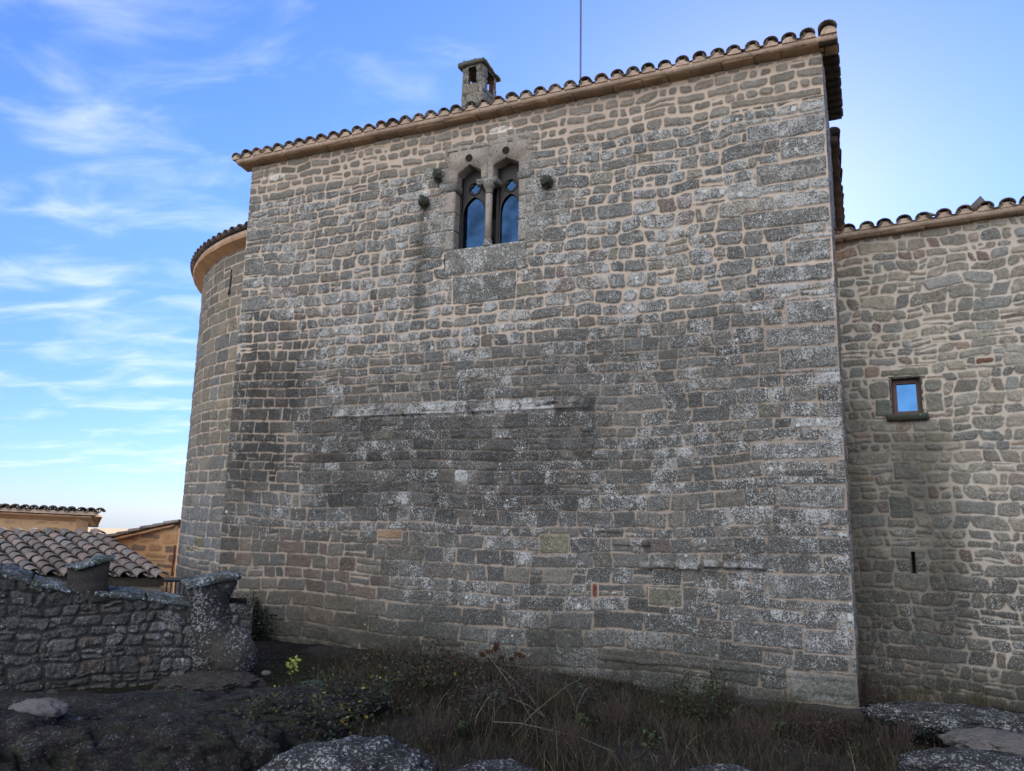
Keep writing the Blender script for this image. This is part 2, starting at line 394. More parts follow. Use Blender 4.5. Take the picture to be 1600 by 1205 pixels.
MIDROCK = stone_mat('brown_rock', (0.045, 0.037, 0.033), (0.028, 0.025, 0.025), 0.45, (0.13, 0.145, 0.165), ns=1.6, bump=0.8, moss=0.3)
COPING = stone_mat('coping_stone', (0.05, 0.055, 0.052), (0.075, 0.08, 0.075), 0.62, (0.36, 0.41, 0.46), moss=0.5, bump=0.8)

def tile_mat(name, tintmul=(1, 1, 1), lich=0.35, lc=(0.25, 0.28, 0.29)):
    m, nt, b = new_mat(name); q = NT(nt)
    tint, _ = q.attr('tint')
    g1 = q.noise(60, 5, 0.7); g2 = q.noise(12, 4, 0.6)
    f = q.m('MULTIPLY', q.mr(g1, 0.25, 0.75, 0.7, 1.3, False), q.mr(g2, 0.25, 0.75, 0.7, 1.3, False))
    base = q.scale(tint, f)
    lf = q.mr(q.noise(30, 6, 0.7), 0.66-lich*0.2, 0.72-lich*0.2, 0.0, 0.8)
    base = q.mix(lf, base, lc)
    dk = q.mr(q.noise(17, 4, 0.6), 0.55, 0.66, 0.0, 0.7); base = q.mix(dk, base, (0.02, 0.021, 0.02))
    nt.links.new(base, b.inputs['Base Color']); b.inputs['Roughness'].default_value = 0.85; b.inputs['Specular IOR Level'].default_value = 0.25
    q.bump(g1, 0.5, 0.004, b)
    return m
TILE = tile_mat('old_roof_tile'); TILE_WARM = tile_mat('warm_roof_tile', lich=0.3, lc=(0.22, 0.23, 0.22))

def plain(name, col, rough=0.6, metal=0.0, spec=0.5, nz=0.2, sc=30):
    m, nt, b = new_mat(name); q = NT(nt)
    g = q.noise(sc, 4, 0.6); base = q.mix(q.mr(g, 0.3, 0.7), tuple(c*(1-nz) for c in col), tuple(c*(1+nz) for c in col))
    nt.links.new(base, b.inputs['Base Color']); b.inputs['Roughness'].default_value = rough
    b.inputs['Metallic'].default_value = metal; b.inputs['Specular IOR Level'].default_value = spec
    q.bump(g, 0.2, 0.002, b)
    return m
DWOOD = plain('dark_window_wood', (0.009, 0.007, 0.009), 0.55)
BWOOD = plain('brown_window_wood', (0.085, 0.045, 0.038), 0.6)
GLASS1 = plain('dark_glass', (0.016, 0.038, 0.085), 0.03, 1.0, nz=0.45, sc=2.2)
GLASS2 = plain('sky_glass', (0.045, 0.125, 0.26), 0.02, 1.0, nz=0.12, sc=4)
IRON = plain('dark_iron', (0.018, 0.024, 0.028), 0.6, 0.3)
STEEL = plain('antenna_steel', (0.10, 0.11, 0.22), 0.55, 0.2)
HOLE = plain('slit_dark', (0.008, 0.007, 0.006), 0.95)
# ------------------------------------------------------------------ mesh helpers
class MB:
    def __init__(s): s.v = []; s.f = []; s.c = []
    def add(s, vs, fs, c=(0.5, 0.5, 0.5)):
        o = len(s.v); s.v += [tuple(float(q) for q in p) for p in vs]; s.f += [tuple(i+o for i in f) for f in fs]; s.c += [c]*len(vs)
    def build(s, name, mat, parent=None, smooth=False, loc=None, bevel=0, attr=False, sub=0, disp=0, seed=0):
        o = put(name, s.v, s.f, mat, parent, smooth, {'tint': s.c} if attr else None, loc)
        if bevel:
            bm = bmesh.new(); bm.from_mesh(o.data); bmesh.ops.remove_doubles(bm, verts=bm.verts, dist=1e-5)
            bmesh.ops.bevel(bm, geom=list(bm.edges), offset=bevel, segments=2, affect='EDGES', profile=0.6)
            bm.to_mesh(o.data); bm.free()
        if sub or disp:
            roughen(o, sub, disp, seed)
        return o
def roughen(o, cuts, amp, seed=0, f=6.0):
    """subdivide a block and wobble its faces so it reads as dressed but worn stone"""
    bm = bmesh.new(); bm.from_mesh(o.data)
    for _ in range(8):
        long = [e for e in bm.edges if e.calc_length() > cuts]
        if not long: break
        bmesh.ops.subdivide_edges(bm, edges=long, cuts=1, use_grid_fill=True)
    bmesh.ops.triangulate(bm, faces=bm.faces[:])
    bm.normal_update()
    mw = parent_loc(o.parent) if o.parent else np.array(o.location)
    co = np.array([v.co for v in bm.verts])+mw; no = np.array([v.normal for v in bm.verts])
    d = fbm(co[:, 0]+co[:, 1]*0.7, co[:, 2]+co[:, 1]*0.5, f, seed+5, 4, 0.6)*amp
    for v, n_, k in zip(bm.verts, no, d): v.co += Vector(n_*k)
    bm.to_mesh(o.data); bm.free()
    o.data.polygons.foreach_set('use_smooth', np.ones(len(o.data.polygons), dtype=bool))

def box_axes(mb, o, a, b, c, la, lb, lc, col=(0.5, 0.5, 0.5)):
    """box from corner o along unit vectors a,b,c"""
    o = np.array(o, float); a = np.array(a, float)*la; b = np.array(b, float)*lb; c = np.array(c, float)*lc
    vs = [o, o+a, o+a+b, o+b, o+c, o+a+c, o+a+b+c, o+b+c]
    mb.add(vs, [(0, 3, 2, 1), (4, 5, 6, 7), (0, 1, 5, 4), (1, 2, 6, 5), (2, 3, 7, 6), (3, 0, 4, 7)], col)
def prism(mb, pts, dvec, col=(0.5, 0.5, 0.5)):
    """closed polygon (3D pts) extruded by dvec"""
    n = len(pts); p = [np.array(q, float) for q in pts]; d = np.array(dvec, float)
    mb.add(p+[q+d for q in p], [tuple(range(n))[::-1], tuple(range(n, 2*n))]+[(i, (i+1) % n, n+(i+1) % n, n+i) for i in range(n)], col)
def tube(mb, pts, rad, seg=8, col=(0.5, 0.5, 0.5), cap=True):
    pts = [Vector(p) for p in pts]; n = len(pts); rs = rad if isinstance(rad, (list, tuple)) else [rad]*n
    vs = []; prev = None
    for i, p in enumerate(pts):
        t = (pts[min(i+1, n-1)]-pts[max(i-1, 0)]).normalized()
        if prev is None: x = t.orthogonal().normalized()
        else: x = (prev-t*prev.dot(t)).normalized()
        prev = x; y = t.cross(x)
        for k in range(seg):
            a = 2*math.pi*k/seg; vs.append(p+(x*math.cos(a)+y*math.sin(a))*rs[i])
    fs = [(i*seg+k, i*seg+(k+1) % seg, (i+1)*seg+(k+1) % seg, (i+1)*seg+k) for i in range(n-1) for k in range(seg)]
    if cap: fs += [tuple(range(seg))[::-1], tuple(range((n-1)*seg, n*seg))]
    mb.add(vs, fs, col)

UP = np.array([0, 0, 1.0])
# barrel tile roof -------------------------------------------------
def tile_roof(name, org, e, c, ncol, nrow, sp, L, parent, mat, seed=0, r0=0.088, r1=0.072, colf=None, deck=None, loc=None, cut=None):
    """org: first cover's mouth; e: unit along eave; c: unit up-slope"""
    rg = random.Random(seed); mb = MB()
    e = np.array(e, float); c = np.array(c, float); c /= np.linalg.norm(c)
    nrm = np.cross(e, c); nrm /= np.linalg.norm(nrm)
    if nrm[2] < 0: nrm = -nrm
    x = np.cross(c, nrm); x /= np.linalg.norm(x)
    seg = 7; t = 0.015
    for i in range(ncol*2-1):
        cover = i % 2 == 0
        for j in range(nrow):
            o = np.array(org)+e*(i*sp/2+rg.uniform(-0.013, 0.013))+c*(j*(L-0.09)+rg.uniform(-0.022, 0.018))+nrm*(rg.uniform(-0.007, 0.010))
            if cut and not cut(o): continue
            if not cover: o = o-nrm*0.012+c*(0.005 if j == 0 else 0.02)
            col = colf(rg, o) if colf else (0.1, 0.09, 0.08)
            ra, rb = (r0, r1) if cover else (r1, r0)
            lift = 0.020
            vs = []
            yaw = rg.uniform(-0.03, 0.03)
            for (d, rr, lf) in ((0, ra, lift), (L*0.5, (ra+rb)/2, lift*0.5), (L, rb, 0.0)):
                for rad in (rr, rr-t):
                    for k in range(seg+1):
                        a = math.pi*k/seg
                        hx = math.cos(a)*rad; hz = math.sin(a)*rad*0.82
                        if not cover: hz = -hz+0.052
                        else: hz = hz+0.004
                        vs.append(o+x*(hx+yaw*d)+nrm*(hz+lf)+c*d)
            s = seg+1; fs = []
            for q in (0, 1):
                b0 = q*2*s; b1 = (q+1)*2*s
                for k in range(seg):
                    fs.append((b0+k, b0+k+1, b1+k+1, b1+k)); fs.append((b0+s+k, b1+s+k, b1+s+k+1, b0+s+k+1))
            for k in range(seg): fs.append((k, s+k, s+k+1, k+1))
            for q in (0, 1):
                b0 = q*2*s; b1 = (q+1)*2*s
                fs.append((b0, b1, b1+s, b0+s)); fs.append((b0+seg, b0+s+seg, b1+s+seg, b1+seg))
            mb.add(vs, fs, col)
    return mb.build(name, mat, parent, smooth=True, loc=loc, attr=True)

def tile_dark(rg, o):
    v = rg.uniform(0.045, 0.14); w = rg.random()**2
    return (v*(1.08+0.55*w), v*1.04, v*(1.0-0.18*w))
def tile_red(rg, o):
    v = rg.uniform(0.10, 0.20); w = rg.random()
    return (v*(1.08+0.26*w), v*(1.0+0.03*w), v*(0.95-0.08*w))

# ================================================================== THE KEEP
TH = R(23); dF = np.array([math.cos(TH), -math.sin(TH)]); nF = np.array([math.sin(TH), math.cos(TH)]); DF = 11*math.cos(TH)
def F(s, z, h=0.0):            # a point on the front of the keep; h is how far it stands out
    return np.array([dF[0]*s+nF[0]*(DF-h), dF[1]*s+nF[1]*(DF-h), z])
def mapF(S, Z, H):
    return np.stack([dF[0]*S+nF[0]*(DF-H), dF[1]*S+nF[1]*(DF-H), Z], -1)
dF3 = np.array([dF[0], dF[1], 0]); oF3 = np.array([-nF[0], -nF[1], 0])     # along the front, out of the front
SL, SR, ZT = -9.60, 0.15, 8.395
keep_o = empty('stone_keep', tuple(F(-4.7, 0)), label='tall plain keep of grey lichened stone with a twin arched window under its tiled eave', cat='castle')

MORT = np.array([0.475, 0.395, 0.325]); 
def pal(Rn, cols, cum):
    r = Rn[3]*0.37+Rn[6]*0.63; r = (r*7.13) % 1.0
    out = np.zeros(r.shape+(3,)); lo = 0
    for c, hi in zip(cols, cum):
        m = (r >= lo) & (r < hi); out[m] = c; lo = hi
    return out
KP = [(0.125, 0.128, 0.125), (0.165, 0.16, 0.145), (0.105, 0.105, 0.10), (0.18, 0.16, 0.13), (0.15, 0.12, 0.10), (0.175, 0.16, 0.12), (0.14, 0.10, 0.085)]
def zone_keep_fields(S, Z):
    wob = 0.25*vnoise(S, Z, 0.8, 77)
    Zw = Z+wob+0.10*fbm(S, Z, 2.5, 78, 3); Sw = S+wob+0.28*fbm(S, Z, 2.3, 79, 3)
    U = sst(4.3, 5.1, Zw-0.25*sst(-3.5, -2.5, S)*0+0*S)
    top = sst(7.62, 7.85, Z)
    dark = box_mask(Sw, Zw, -7.9, -3.1, 2.05, 3.78, 0.18)
    left = (1-sst(-8.3, -7.9, Sw))
    low = 1-sst(0.20, 1.15, Zw)
    return U, top, dark, left, low
def keep_gap(S, Z):
    U, top, dark, left, low = zone_keep_fields(S, Z)
    g = lerp(0.0058, 0.0096, U); g = g+0.003*left*(1-U); g = lerp(g, 0.004, dark); g = g+0.005*top
    return g+0.003*vnoise(S, Z, 1.5, 71)
def keep_round(S, Z):
    U, top, dark, left, low = zone_keep_fields(S, Z); return lerp(0.16, 0.46, U)
def keep_warp(S, Z):
    U, top, dark, left, low = zone_keep_fields(S, Z); return lerp(0.020, 0.052, U)
def keep_color(S, Z, Rn, mask, fm, fidx):
    U, top, dark, left, low = zone_keep_fields(S, Z)
    st = pal(Rn, KP, [0.34, 0.56, 0.74, 0.86, 0.92, 0.975, 1.0])
    bright = (0.72+0.62*Rn[5])[..., None]
    st = st*bright
    br = np.array([0.19, 0.165, 0.135])
    st = lerp(st, br*(0.8+0.4*Rn[5])[..., None], (0.75*top)[..., None])
    # the foot of the left side: cleaner brown and buff blocks
    foot = (1-sst(-6.6, -5.2, S+0.5*vnoise(S, Z, 0.9, 81)))*(1-sst(1.5, 2.1, Z))
    buff = pal(Rn, [(0.13, 0.12, 0.105), (0.15, 0.112, 0.092), (0.145, 0.138, 0.11), (0.105, 0.112, 0.115)], [0.35, 0.6, 0.8, 1.0])
    st = lerp(st, buff*bright*np.array([1.15, 1.05, 0.95]), (0.8*foot)[..., None])
    # soot-dark blocks in the left edge
    dl = box_mask(S+0.2*vnoise(S, Z, 1.5, 82), Z+0.3*vnoise(S, Z, 1.1, 83), -9.3, -8.0, 2.6, 5.6, 0.25)
    dl = dl*np.clip(0.75+0.9*fbm(S*1.6, Z*0.45, 2.2, 102, 4), 0, 1); st = st*(1-0.55*dl)[..., None]*(1-0.27*(1-U))[..., None]
    edl = (1-sst(-9.35, -8.95, S+0.12*vnoise(S, Z, 1.4, 105)))*sst(0.9, 1.8, Z)*(1-sst(5.6, 6.6, Z)); st = st*(1-0.32*edl)[..., None]
    dks = sst(0.0, 0.12, dark-0.15-0.6*Rn[2]); st = st*(1-0.44*dks*np.clip(0.85+0.8*fbm(S*1.4, Z*0.5, 1.8, 103, 4), 0.3, 1))[..., None]
    # streaks of run-off under the window corbels
    run = np.exp(-((S+5.90+0.05*vnoise(S, Z, 2, 84))/0.12)**2)*sst(4.9, 5.6, Z)*(1-sst(7.0, 7.2, Z))
    run = run+0.6*np.exp(-((S+3.76)/0.10)**2)*sst(6.2, 6.7, Z)*(1-sst(7.0, 7.1, Z))
    st = st*(1-0.45*np.clip(run, 0, 1))[..., None]
    st = lerp(st, st.mean(-1, keepdims=True)*np.array([1.03, 1.005, 0.95]), (0.22+0.22*(1-U)*(1-foot))[..., None])*(0.86+0.12*U)[..., None]
    mo = MORT*(0.90+0.12*fbm(S, Z, 2.2, 85, 3))[..., None]
    grime = np.clip(0.55*fbm(S, Z, 0.9, 86, 3)+0.12, 0, 1)*(1-U)
    mo = mo*(1-0.5*grime)[..., None]
    jd = np.clip(dark*(0.72+0.25*vnoise(S, Z, 4, 96))+0.5*run, 0, 0.93)
    mo = lerp(mo, np.array([0.045, 0.042, 0.038]), jd[..., None])
    mo = lerp(mo, mo*0.66, ((1-U)*(1-dark))[..., None])
    lich = 0.40+0.52*Rn[4]-(0.09+0.14*Rn[2])*(1-U)
    lich = lich*(1-0.93*top)*(1-0.80*foot)*(1-0.75*dl)-0.02*dark
    lich = lich+0.25*sst(-1.2, 0.0, S)*(1-top)
    # a band of white crust along the old roof scar
    crust = box_mask(S, Z+0.05*fbm(S, Z, 3, 88, 3), -7.6, -3.15, 3.60, 3.83, 0.03)*sst(0.30, 0.45, fbm(S, Z, 16, 97, 3)*0.6+Rn[4]*0.5+0.30)
    lich = lich+0.38*crust*(0.5+0.5*sst(0, 0.4, vnoise(S, Z, 1.8, 89)))
    st = lerp(st, np.array([0.36, 0.37, 0.36])*(0.9+0.3*fbm(S, Z, 12, 94, 3))[..., None], (0.50*crust*sst(-0.25, 0.15, vnoise(S, Z, 2.3, 89)))[..., None])
    cr2 = box_mask(S, Z+0.03*fbm(S, Z, 4, 98, 3), -1.57, -0.83, 1.525, 1.61, 0.015)+0.7*box_mask(S, Z+0.04*fbm(S, Z, 4, 99, 3), -2.4, -1.7, 1.52, 1.57, 0.015)
    st = lerp(st, np.array([0.30, 0.31, 0.30]), np.clip(cr2*0.8*sst(-0.4, 0.1, fbm(S, Z, 9, 100, 3)), 0, 1)[..., None])
    mossy = np.clip(low*1.0, 0, 1)*(0.6+0.4*vnoise(S, Z, 2.0, 90))
    mossy = np.maximum(mossy, 0.55*run)
    # white limewash splashed under the eave above the window
    lw = np.exp(-(((S+4.6)/0.30)**2+((Z-8.17)/0.07)**2))
    w = (lw+0.35*fbm(S, Z, 9, 91, 3) > 0.62)*0.85
    w = np.maximum(w, (np.exp(-(((S+9.05)/0.30)**2+((Z-8.12)/0.08)**2))+0.5*fbm(S, Z, 12, 93, 3) > 0.66)*0.7)
    for a in (0,):
        st = lerp(st, np.array([0.62, 0.58, 0.54]), w[..., None]); mo = lerp(mo, np.array([0.62, 0.58, 0.54]), w[..., None])
    if fm.any():
        FC = np.array([f[4] for f in KFORCED]); FL = np.array([f[5] for f in KFORCED])
        st = np.where(fm[..., None], FC[fidx]*(0.9+0.2*vnoise(S, Z, 3, 95))[..., None], st); lich = np.where(fm, FL[fidx]*1.15, lich)
    relief = lerp(0.012, 0.021, U); relief = lerp(relief, 0.016, dark)
    return dict(stone=st, mortar=mo, lichen=lich, moss=mossy, relief=relief)
KZ = dict(gap=keep_gap, round=keep_round, warp=keep_warp, color=keep_color, split=0.10, jit=0.4, slant=0.5, tilt=0.12, edge=0.013, wave=0.07)
def k_h(z, rg):
    if z > 7.95: return 0.15
    if z > 4.6: return rg.uniform(0.145, 0.235)
    if z < 1.0: return rg.uniform(0.2, 0.28)
    return rg.uniform(0.13, 0.235)
def k_w(z, rg):
    if z > 4.6: return min(max(rg.lognormal(-1.38, 0.36), 0.11), 0.56)
    if z < 1.0: return rg.uniform(0.3, 0.62)
    return min(max(rg.lognormal(-1.28, 0.32), 0.13), 0.6)
# single stones read off the photograph: s0,s1,z0,z1,colour,lichen
KFORCED = [
    (-5.34, -4.26, 5.36, 5.82, (0.115, 0.115, 0.105), 0.55),
    (-3.83, -3.40, 1.63, 1.90, (0.16, 0.15, 0.095), 0.3),
    (-2.30, -1.86, 1.02, 1.25, (0.15, 0.142, 0.10), 0.35),
    (-3.07, -2.98, 1.07, 1.27, (0.15, 0.045, 0.035), 0.0),
    (-6.50, -6.05, 1.76, 1.90, (0.22, 0.15, 0.095), 0.0),
    (-5.20, -4.98, 2.62, 2.80, (0.40, 0.42, 0.42), 0.9),
    (-0.62, 0.14, 0.02, 0.36, (0.24, 0.235, 0.22), 0.35),
    (-0.55, 0.14, 4.05, 4.33, (0.16, 0.16, 0.15), 0.5), (-0.72, 0.14, 4.35, 4.62, (0.14, 0.14, 0.135), 0.55),
    (-0.45, 0.14, 4.64, 4.95, (0.15, 0.15, 0.145), 0.6), (-0.80, 0.14, 5.20, 5.44, (0.13, 0.13, 0.13), 0.6),
    (-0.42, 0.14, 5.46, 5.76, (0.15, 0.15, 0.14), 0.65), (-0.95, 0.14, 5.98, 6.22, (0.14, 0.14, 0.13), 0.55),
    (-0.75, 0.14, 6.60, 6.90, (0.17, 0.165, 0.15), 0.5), (-0.42, 0.14, 6.92, 7.22, (0.15, 0.15, 0.14), 0.65),
    (-0.85, 0.14, 7.24, 7.50, (0.16, 0.165, 0.165), 0.6), (-1.05, 0.14, 7.78, 7.90, (0.20, 0.18, 0.15), 0.1),
    (-0.95, 0.14, 2.90, 3.12, (0.14, 0.14, 0.135), 0.6), (-0.62, 0.14, 2.30, 2.58, (0.14, 0.14, 0.13), 0.55),
    (-0.80, 0.14, 1.20, 1.50, (0.13, 0.13, 0.125), 0.55), (-1.25, -0.40, 0.62, 0.90, (0.10, 0.10, 0.10), 0.5), (-0.42, 0.14, 0.58, 0.86, (0.12, 0.12, 0.12), 0.6),
    (-9.59, -9.15, 6.30, 6.62, (0.14, 0.14, 0.13), 0.5), (-9.59, -8.95, 5.62, 5.9, (0.15, 0.15, 0.14), 0.5), (-9.59, -9.0, 6.95, 7.15, (0.15, 0.15, 0.14), 0.5)]
WS0, WS1, WZ0, WZ1 = -5.92, -3.44, 5.86, 8.06       # dressed stone round the window
def keep_holes(s, z):
    return (s > -5.50) & (s < -4.12) & (z > 5.96) & (z < 7.95)
def front_ledges(S, Z):
    h = np.zeros_like(S)
    # below the roof scar the old cut stone stands a little proud, ending in a ragged right edge
    e = -3.12+0.07*np.sign(np.sin(Z*17.0))*1.0
    h += 0.035*sst(-7.9, -7.6, S)*(1-sst(e-0.015, e+0.015, S))*sst(2.9, 3.1, Z)*(1-sst(3.66, 3.70, Z))
    return h
wallF = wall_mesh('front_wall', SL, SR, -0.35, ZT, 0.0125, 11, KZ, mapF, keep_o, MASON, holes=keep_holes, forced=KFORCED, hfun=k_h, wfun=k_w,
    ledges=((-7.62, -3.10, 3.72, 0.07, 0.075), (-3.02, -2.66, 1.99, 0.05, 0.06), (-2.75, -2.27, 1.82, 0.04, 0.07), (-2.42, -1.62, 1.53, 0.05, 0.07), (-1.57, -0.83, 1.57, 0.045, 0.11), (-3.0, 0.12, 0.32, 0.03, 0.02)), ledge_fn=front_ledges)

# right-hand side wall, receding
aS = R(25); gS = np.array([math.sin(aS), math.cos(aS)]); cR = F(SR, 0)[:2]
oS = np.array([gS[1], -gS[0]])
def mapS(S, Z, H): return np.stack([cR[0]+gS[0]*S+oS[0]*H, cR[1]+gS[1]*S+oS[1]*H, Z], -1)
def side_color(S, Z, Rn, mask, fm, fidx):
    st = pal(Rn, KP, [0.34, 0.56, 0.74, 0.86, 0.92, 0.975, 1.0])*(0.8+0.5*Rn[5])[..., None]
    mo = np.broadcast_to(MORT*0.8, st.shape)
    return dict(stone=st, mortar=mo, lichen=0.3+0.5*Rn[4], moss=1-sst(0.2, 0.8, Z), relief=0.012*np.ones_like(S))
def cst(v): return lambda S, Z: np.full(S.shape, v)
SZ = dict(gap=cst(0.008), round=cst(0.35), warp=cst(0.03), color=side_color, split=0.1, jit=0.8)
wall_mesh('side_wall', 0, 2.4, -0.35, ZT, 0.02, 21, SZ, mapS, keep_o, MASON, hfun=k_h, wfun=k_w, flip=True)
# left wall going back (hidden by the apse except from the side)
cL = F(SL, 0)[:2]
def mapL(S, Z, H): return np.stack([cL[0]+gS[0]*S-oS[0]*H, cL[1]+gS[1]*S-oS[1]*H, Z], -1)
wall_mesh('side_wall', 0, 2.4, -0.35, ZT, 0.025, 22, SZ, mapL, keep_o, MASON, hfun=k_h, wfun=k_w)
mb = MB()
g3 = np.array([gS[0], gS[1], 0])
a0 = F(SL+0.02, -0.3, -2.36); box_axes(mb, a0, dF3, -oF3, UP, SR-SL-0.04, 0.04, ZT+0.25); mb.build('back_wall', CHIM, keep_o)

# cornice: slab, mortar bed and tiles above
mb = MB()
rg = random.Random(5)
s = SL-0.20
while s < SR+0.2:
    w = rg.uniform(0.34, 0.62); e = min(s+w, SR+0.21); dz = rg.uniform(-0.006, 0.006); dh = rg.uniform(-0.012, 0.012)
    p = [F(s+0.004, 8.385+dz, -0.10), F(s+0.004, 8.408+dz, 0.150+dh), F(s+0.004, 8.43+dz, 0.190+dh), F(s+0.004, 8.435+dz, -0.10)]
    prism(mb, p, dF3*(e-s-0.006)); s = e
o = mb.build('cornice_slab', SOFFIT, keep_o, disp=0.012, sub=0.12, seed=3)
mb = MB()
p = [F(SL-0.19, 8.425, -0.1), F(SL-0.19, 8.430, 0.205), F(SL-0.19, 8.500, 0.222), F(SL-0.19, 8.56, -0.1)]
prism(mb, p, dF3*(SR-SL+0.39)); mb.build('mortar_bed', CORNICE, keep_o, disp=0.022, sub=0.09, seed=4)
mb = MB()                                      # mortar plugs in the mouths of the cover tiles
SPK = 0.2385
for i in range(42):
    c0 = F(SL-0.20+0.02+i*SPK, 8.50, 0.236); vs = []
    pr = [(math.cos(math.pi*k/8)*0.095, max(0, math.sin(math.pi*k/8))*0.078) for k in range(9)]
    prism(mb, [c0+dF3*x_+UP*(y_-0.01) for x_, y_ in pr], -oF3*0.25)
prism(mb, [F(SR+0.10+0.10*math.cos(math.pi*k/8), 8.49+0.105*math.sin(math.pi*k/8), 0.25) for k in range(9)], -oF3*0.25)
mb.build('tile_mortar', CORNICE, keep_o)
slope = R(13)
cup = np.array([nF[0]*math.cos(slope), nF[1]*math.cos(slope), math.sin(slope)])
roofK = tile_roof('roof', F(SL-0.20+0.02, 8.512, 0.25), dF3, cup, 42, 9, SPK, 0.40, keep_o, TILE, seed=8, r0=0.100, r1=0.082, colf=tile_dark)
mb = MB(); q0 = F(SL-0.15, 8.55, 0.0)
prism(mb, [q0, q0+cup*2.6, q0+cup*2.6-UP*0.06, q0-UP*0.06], dF3*(SR-SL+0.3)); mb.build('roof_deck', CORNICE, keep_o)
# big end tiles at the two corners of the eave
tile_roof('verge_tile', F(SR+0.10, 8.535, 0.27), dF3, cup, 1, 8, 0.3, 0.42, keep_o, TILE, seed=31, r0=0.12, r1=0.10, colf=tile_dark)
# dark eave along the right side
mb = MB()
w0 = F(SR, 0)
for k in range(22):
    t0 = -0.18+k*0.099
    c0 = np.array([cR[0], cR[1], 8.395])+g3*t0-np.array([oS[0], oS[1], 0])*0.02
    box_axes(mb, c0+UP*(0.012*(k % 2)), np.array([oS[0], oS[1], 0]), g3, UP, 0.235+0.010*(k % 3)-0.01, 0.095, 0.085)
mb.build('side_eave', DARKSOF, keep_o, disp=0.01, sub=0.1, seed=6)

# ------------------------------------------------------------------ the twin window
win = empty('twin_window', tuple(F(-4.75, 6.27)))
win.parent = keep_o; win.location = Vector(tuple(F(-4.75, 6.27)))-keep_o.location
PR = 0.012   # how far the dressed stones stand out
def blk(name, pts, mat, h0=PR, depth=0.30, disp=0.010, sub=0.07, seed=1, parent=win):
    mb = MB(); prism(mb, [F(a, b, h0) for a, b in pts][::-1], -oF3*(depth+h0))
    return mb.build(name, mat, parent, disp=disp, sub=sub, seed=seed)
# left and right arch stones with mitre heads
blk('arch_stone', [(-5.56, 7.40), (-5.335, 7.40), (-5.322, 7.555), (-5.114, 7.690), (-4.900, 7.56), (-4.897, 7.40), (-4.79, 7.40), (-4.795, 7.985), (-4.86, 8.02), (-5.45, 8.075), (-5.56, 8.0)], ASHLAR, seed=2)
blk('arch_stone', [(-4.782, 7.37), (-4.690, 7.37), (-4.690, 7.60), (-4.471, 7.695), (-4.243, 7.575), (-4.246, 7.375), (-4.03, 7.375), (-4.03, 8.05), (-4.10, 8.09), (-4.76, 8.13), (-4.79, 8.10)], ASHLAR, h0=PR+0.003, seed=3)
# imposts
def impost(name, s0, s1, z0, z1, out, seed):
    mb = MB(); w = s1-s0
    pts = [F(s0, z0+0.045, PR+0.004), F(s0, z0, PR+0.004), F(s0, z0+0.012, out*0.55), F(s0, z0+0.05, out), F(s0, z1, out), F(s0, z1+0.012, PR+0.006)]
    pts = [F(s0, z0, -0.28), F(s0, z0, out*0.45), F(s0, z0+0.045, out), F(s0, z1, out), F(s0, z1+0.01, -0.28)]
    prism(mb, pts, dF3*w); return mb.build(name, SILLST, win, disp=0.010, sub=0.05, seed=seed)
impost('impost', -5.62, -5.315, 7.262, 7.385, 0.050, 4)
impost('impost', -4.965, -4.620, 7.295, 7.385, 0.045, 5)
impost('impost', -4.262, -3.99, 7.285, 7.385, 0.045, 6)
# jamb blocks
for i, (a, b, c, d_, m_) in enumerate([(-5.62, -5.352, 6.90, 7.255, ASHLAR), (-5.93, -5.350, 6.60, 6.893, ASHLAR_L), (-5.78, -5.355, 6.275, 6.593, ASHLAR_L),
                        (-4.243, -3.86, 7.01, 7.278, ASHLAR_L), (-4.238, -3.42, 6.62, 7.003, ASHLAR_L), (-4.240, -3.80, 6.285, 6.612, ASHLAR_L)]):
    blk('jamb_stone', [(a, c), (b, c), (b, d_), (a, d_)], m_, h0=PR+0.002*(i % 3), seed=10+i)
blk('sill_stone', [(-5.47, 5.875), (-4.13, 5.845), (-4.10, 6.262), (-5.50, 6.268)], SILLST, h0=0.026, seed=20)
# round vent holes in the arch stones: dark shallow cups
for sx, sz in ((-5.114, 7.785), (-4.471, 7.80)):
    mb = MB(); n_ = 20; c0 = F(sx, sz, PR+0.026); vs = []
    for rr, hh_ in ((0.060, -0.008), (0.054, 0.0), (0.048, -0.006)):
        vs += [c0+dF3*math.cos(2*math.pi*k/n_)*rr+UP*math.sin(2*math.pi*k/n_)*rr+oF3*hh_ for k in range(n_)]
    vs.append(c0-oF3*0.008)
    fs = [(r_*n_+k, r_*n_+(k+1) % n_, (r_+1)*n_+(k+1) % n_, (r_+1)*n_+k) for r_ in range(2) for k in range(n_)]+[(2*n_+k, 2*n_+(k+1) % n_, 3*n_) for k in range(n_)]
    mb.add(vs, fs); mb.build('round_hole', HOLE, win)
# colonnette
def lathe(mb, base, prof, seg=18, col=(0.5, 0.5, 0.5)):
    vs = []
    for r_, z_ in prof: vs += [np.array(base)+np.array([math.cos(2*math.pi*k/seg)*r_, math.sin(2*math.pi*k/seg)*r_, z_]) for k in range(seg)]
    n = len(prof)
    fs = [(i*seg+k, i*seg+(k+1) % seg, (i+1)*seg+(k+1) % seg, (i+1)*seg+k) for i in range(n-1) for k in range(seg)]
    fs += [tuple(range(seg))[::-1], tuple(range((n-1)*seg, n*seg))]
    mb.add(vs, fs, col)
cb = F(-4.765, 6.27, -0.03)
mb = MB(); lathe(mb, cb, [(0.056, 0.11), (0.054, 0.5), (0.055, 0.86)]); colo = mb.build('colonnette', ASHLAR, win, smooth=True)
mb = MB(); lathe(mb, cb, [(0.078, -0.01), (0.080, 0.03), (0.066, 0.05), (0.072, 0.075), (0.060, 0.105), (0.056, 0.115)]); mb.build('column_base', SILLST, colo, smooth=True)
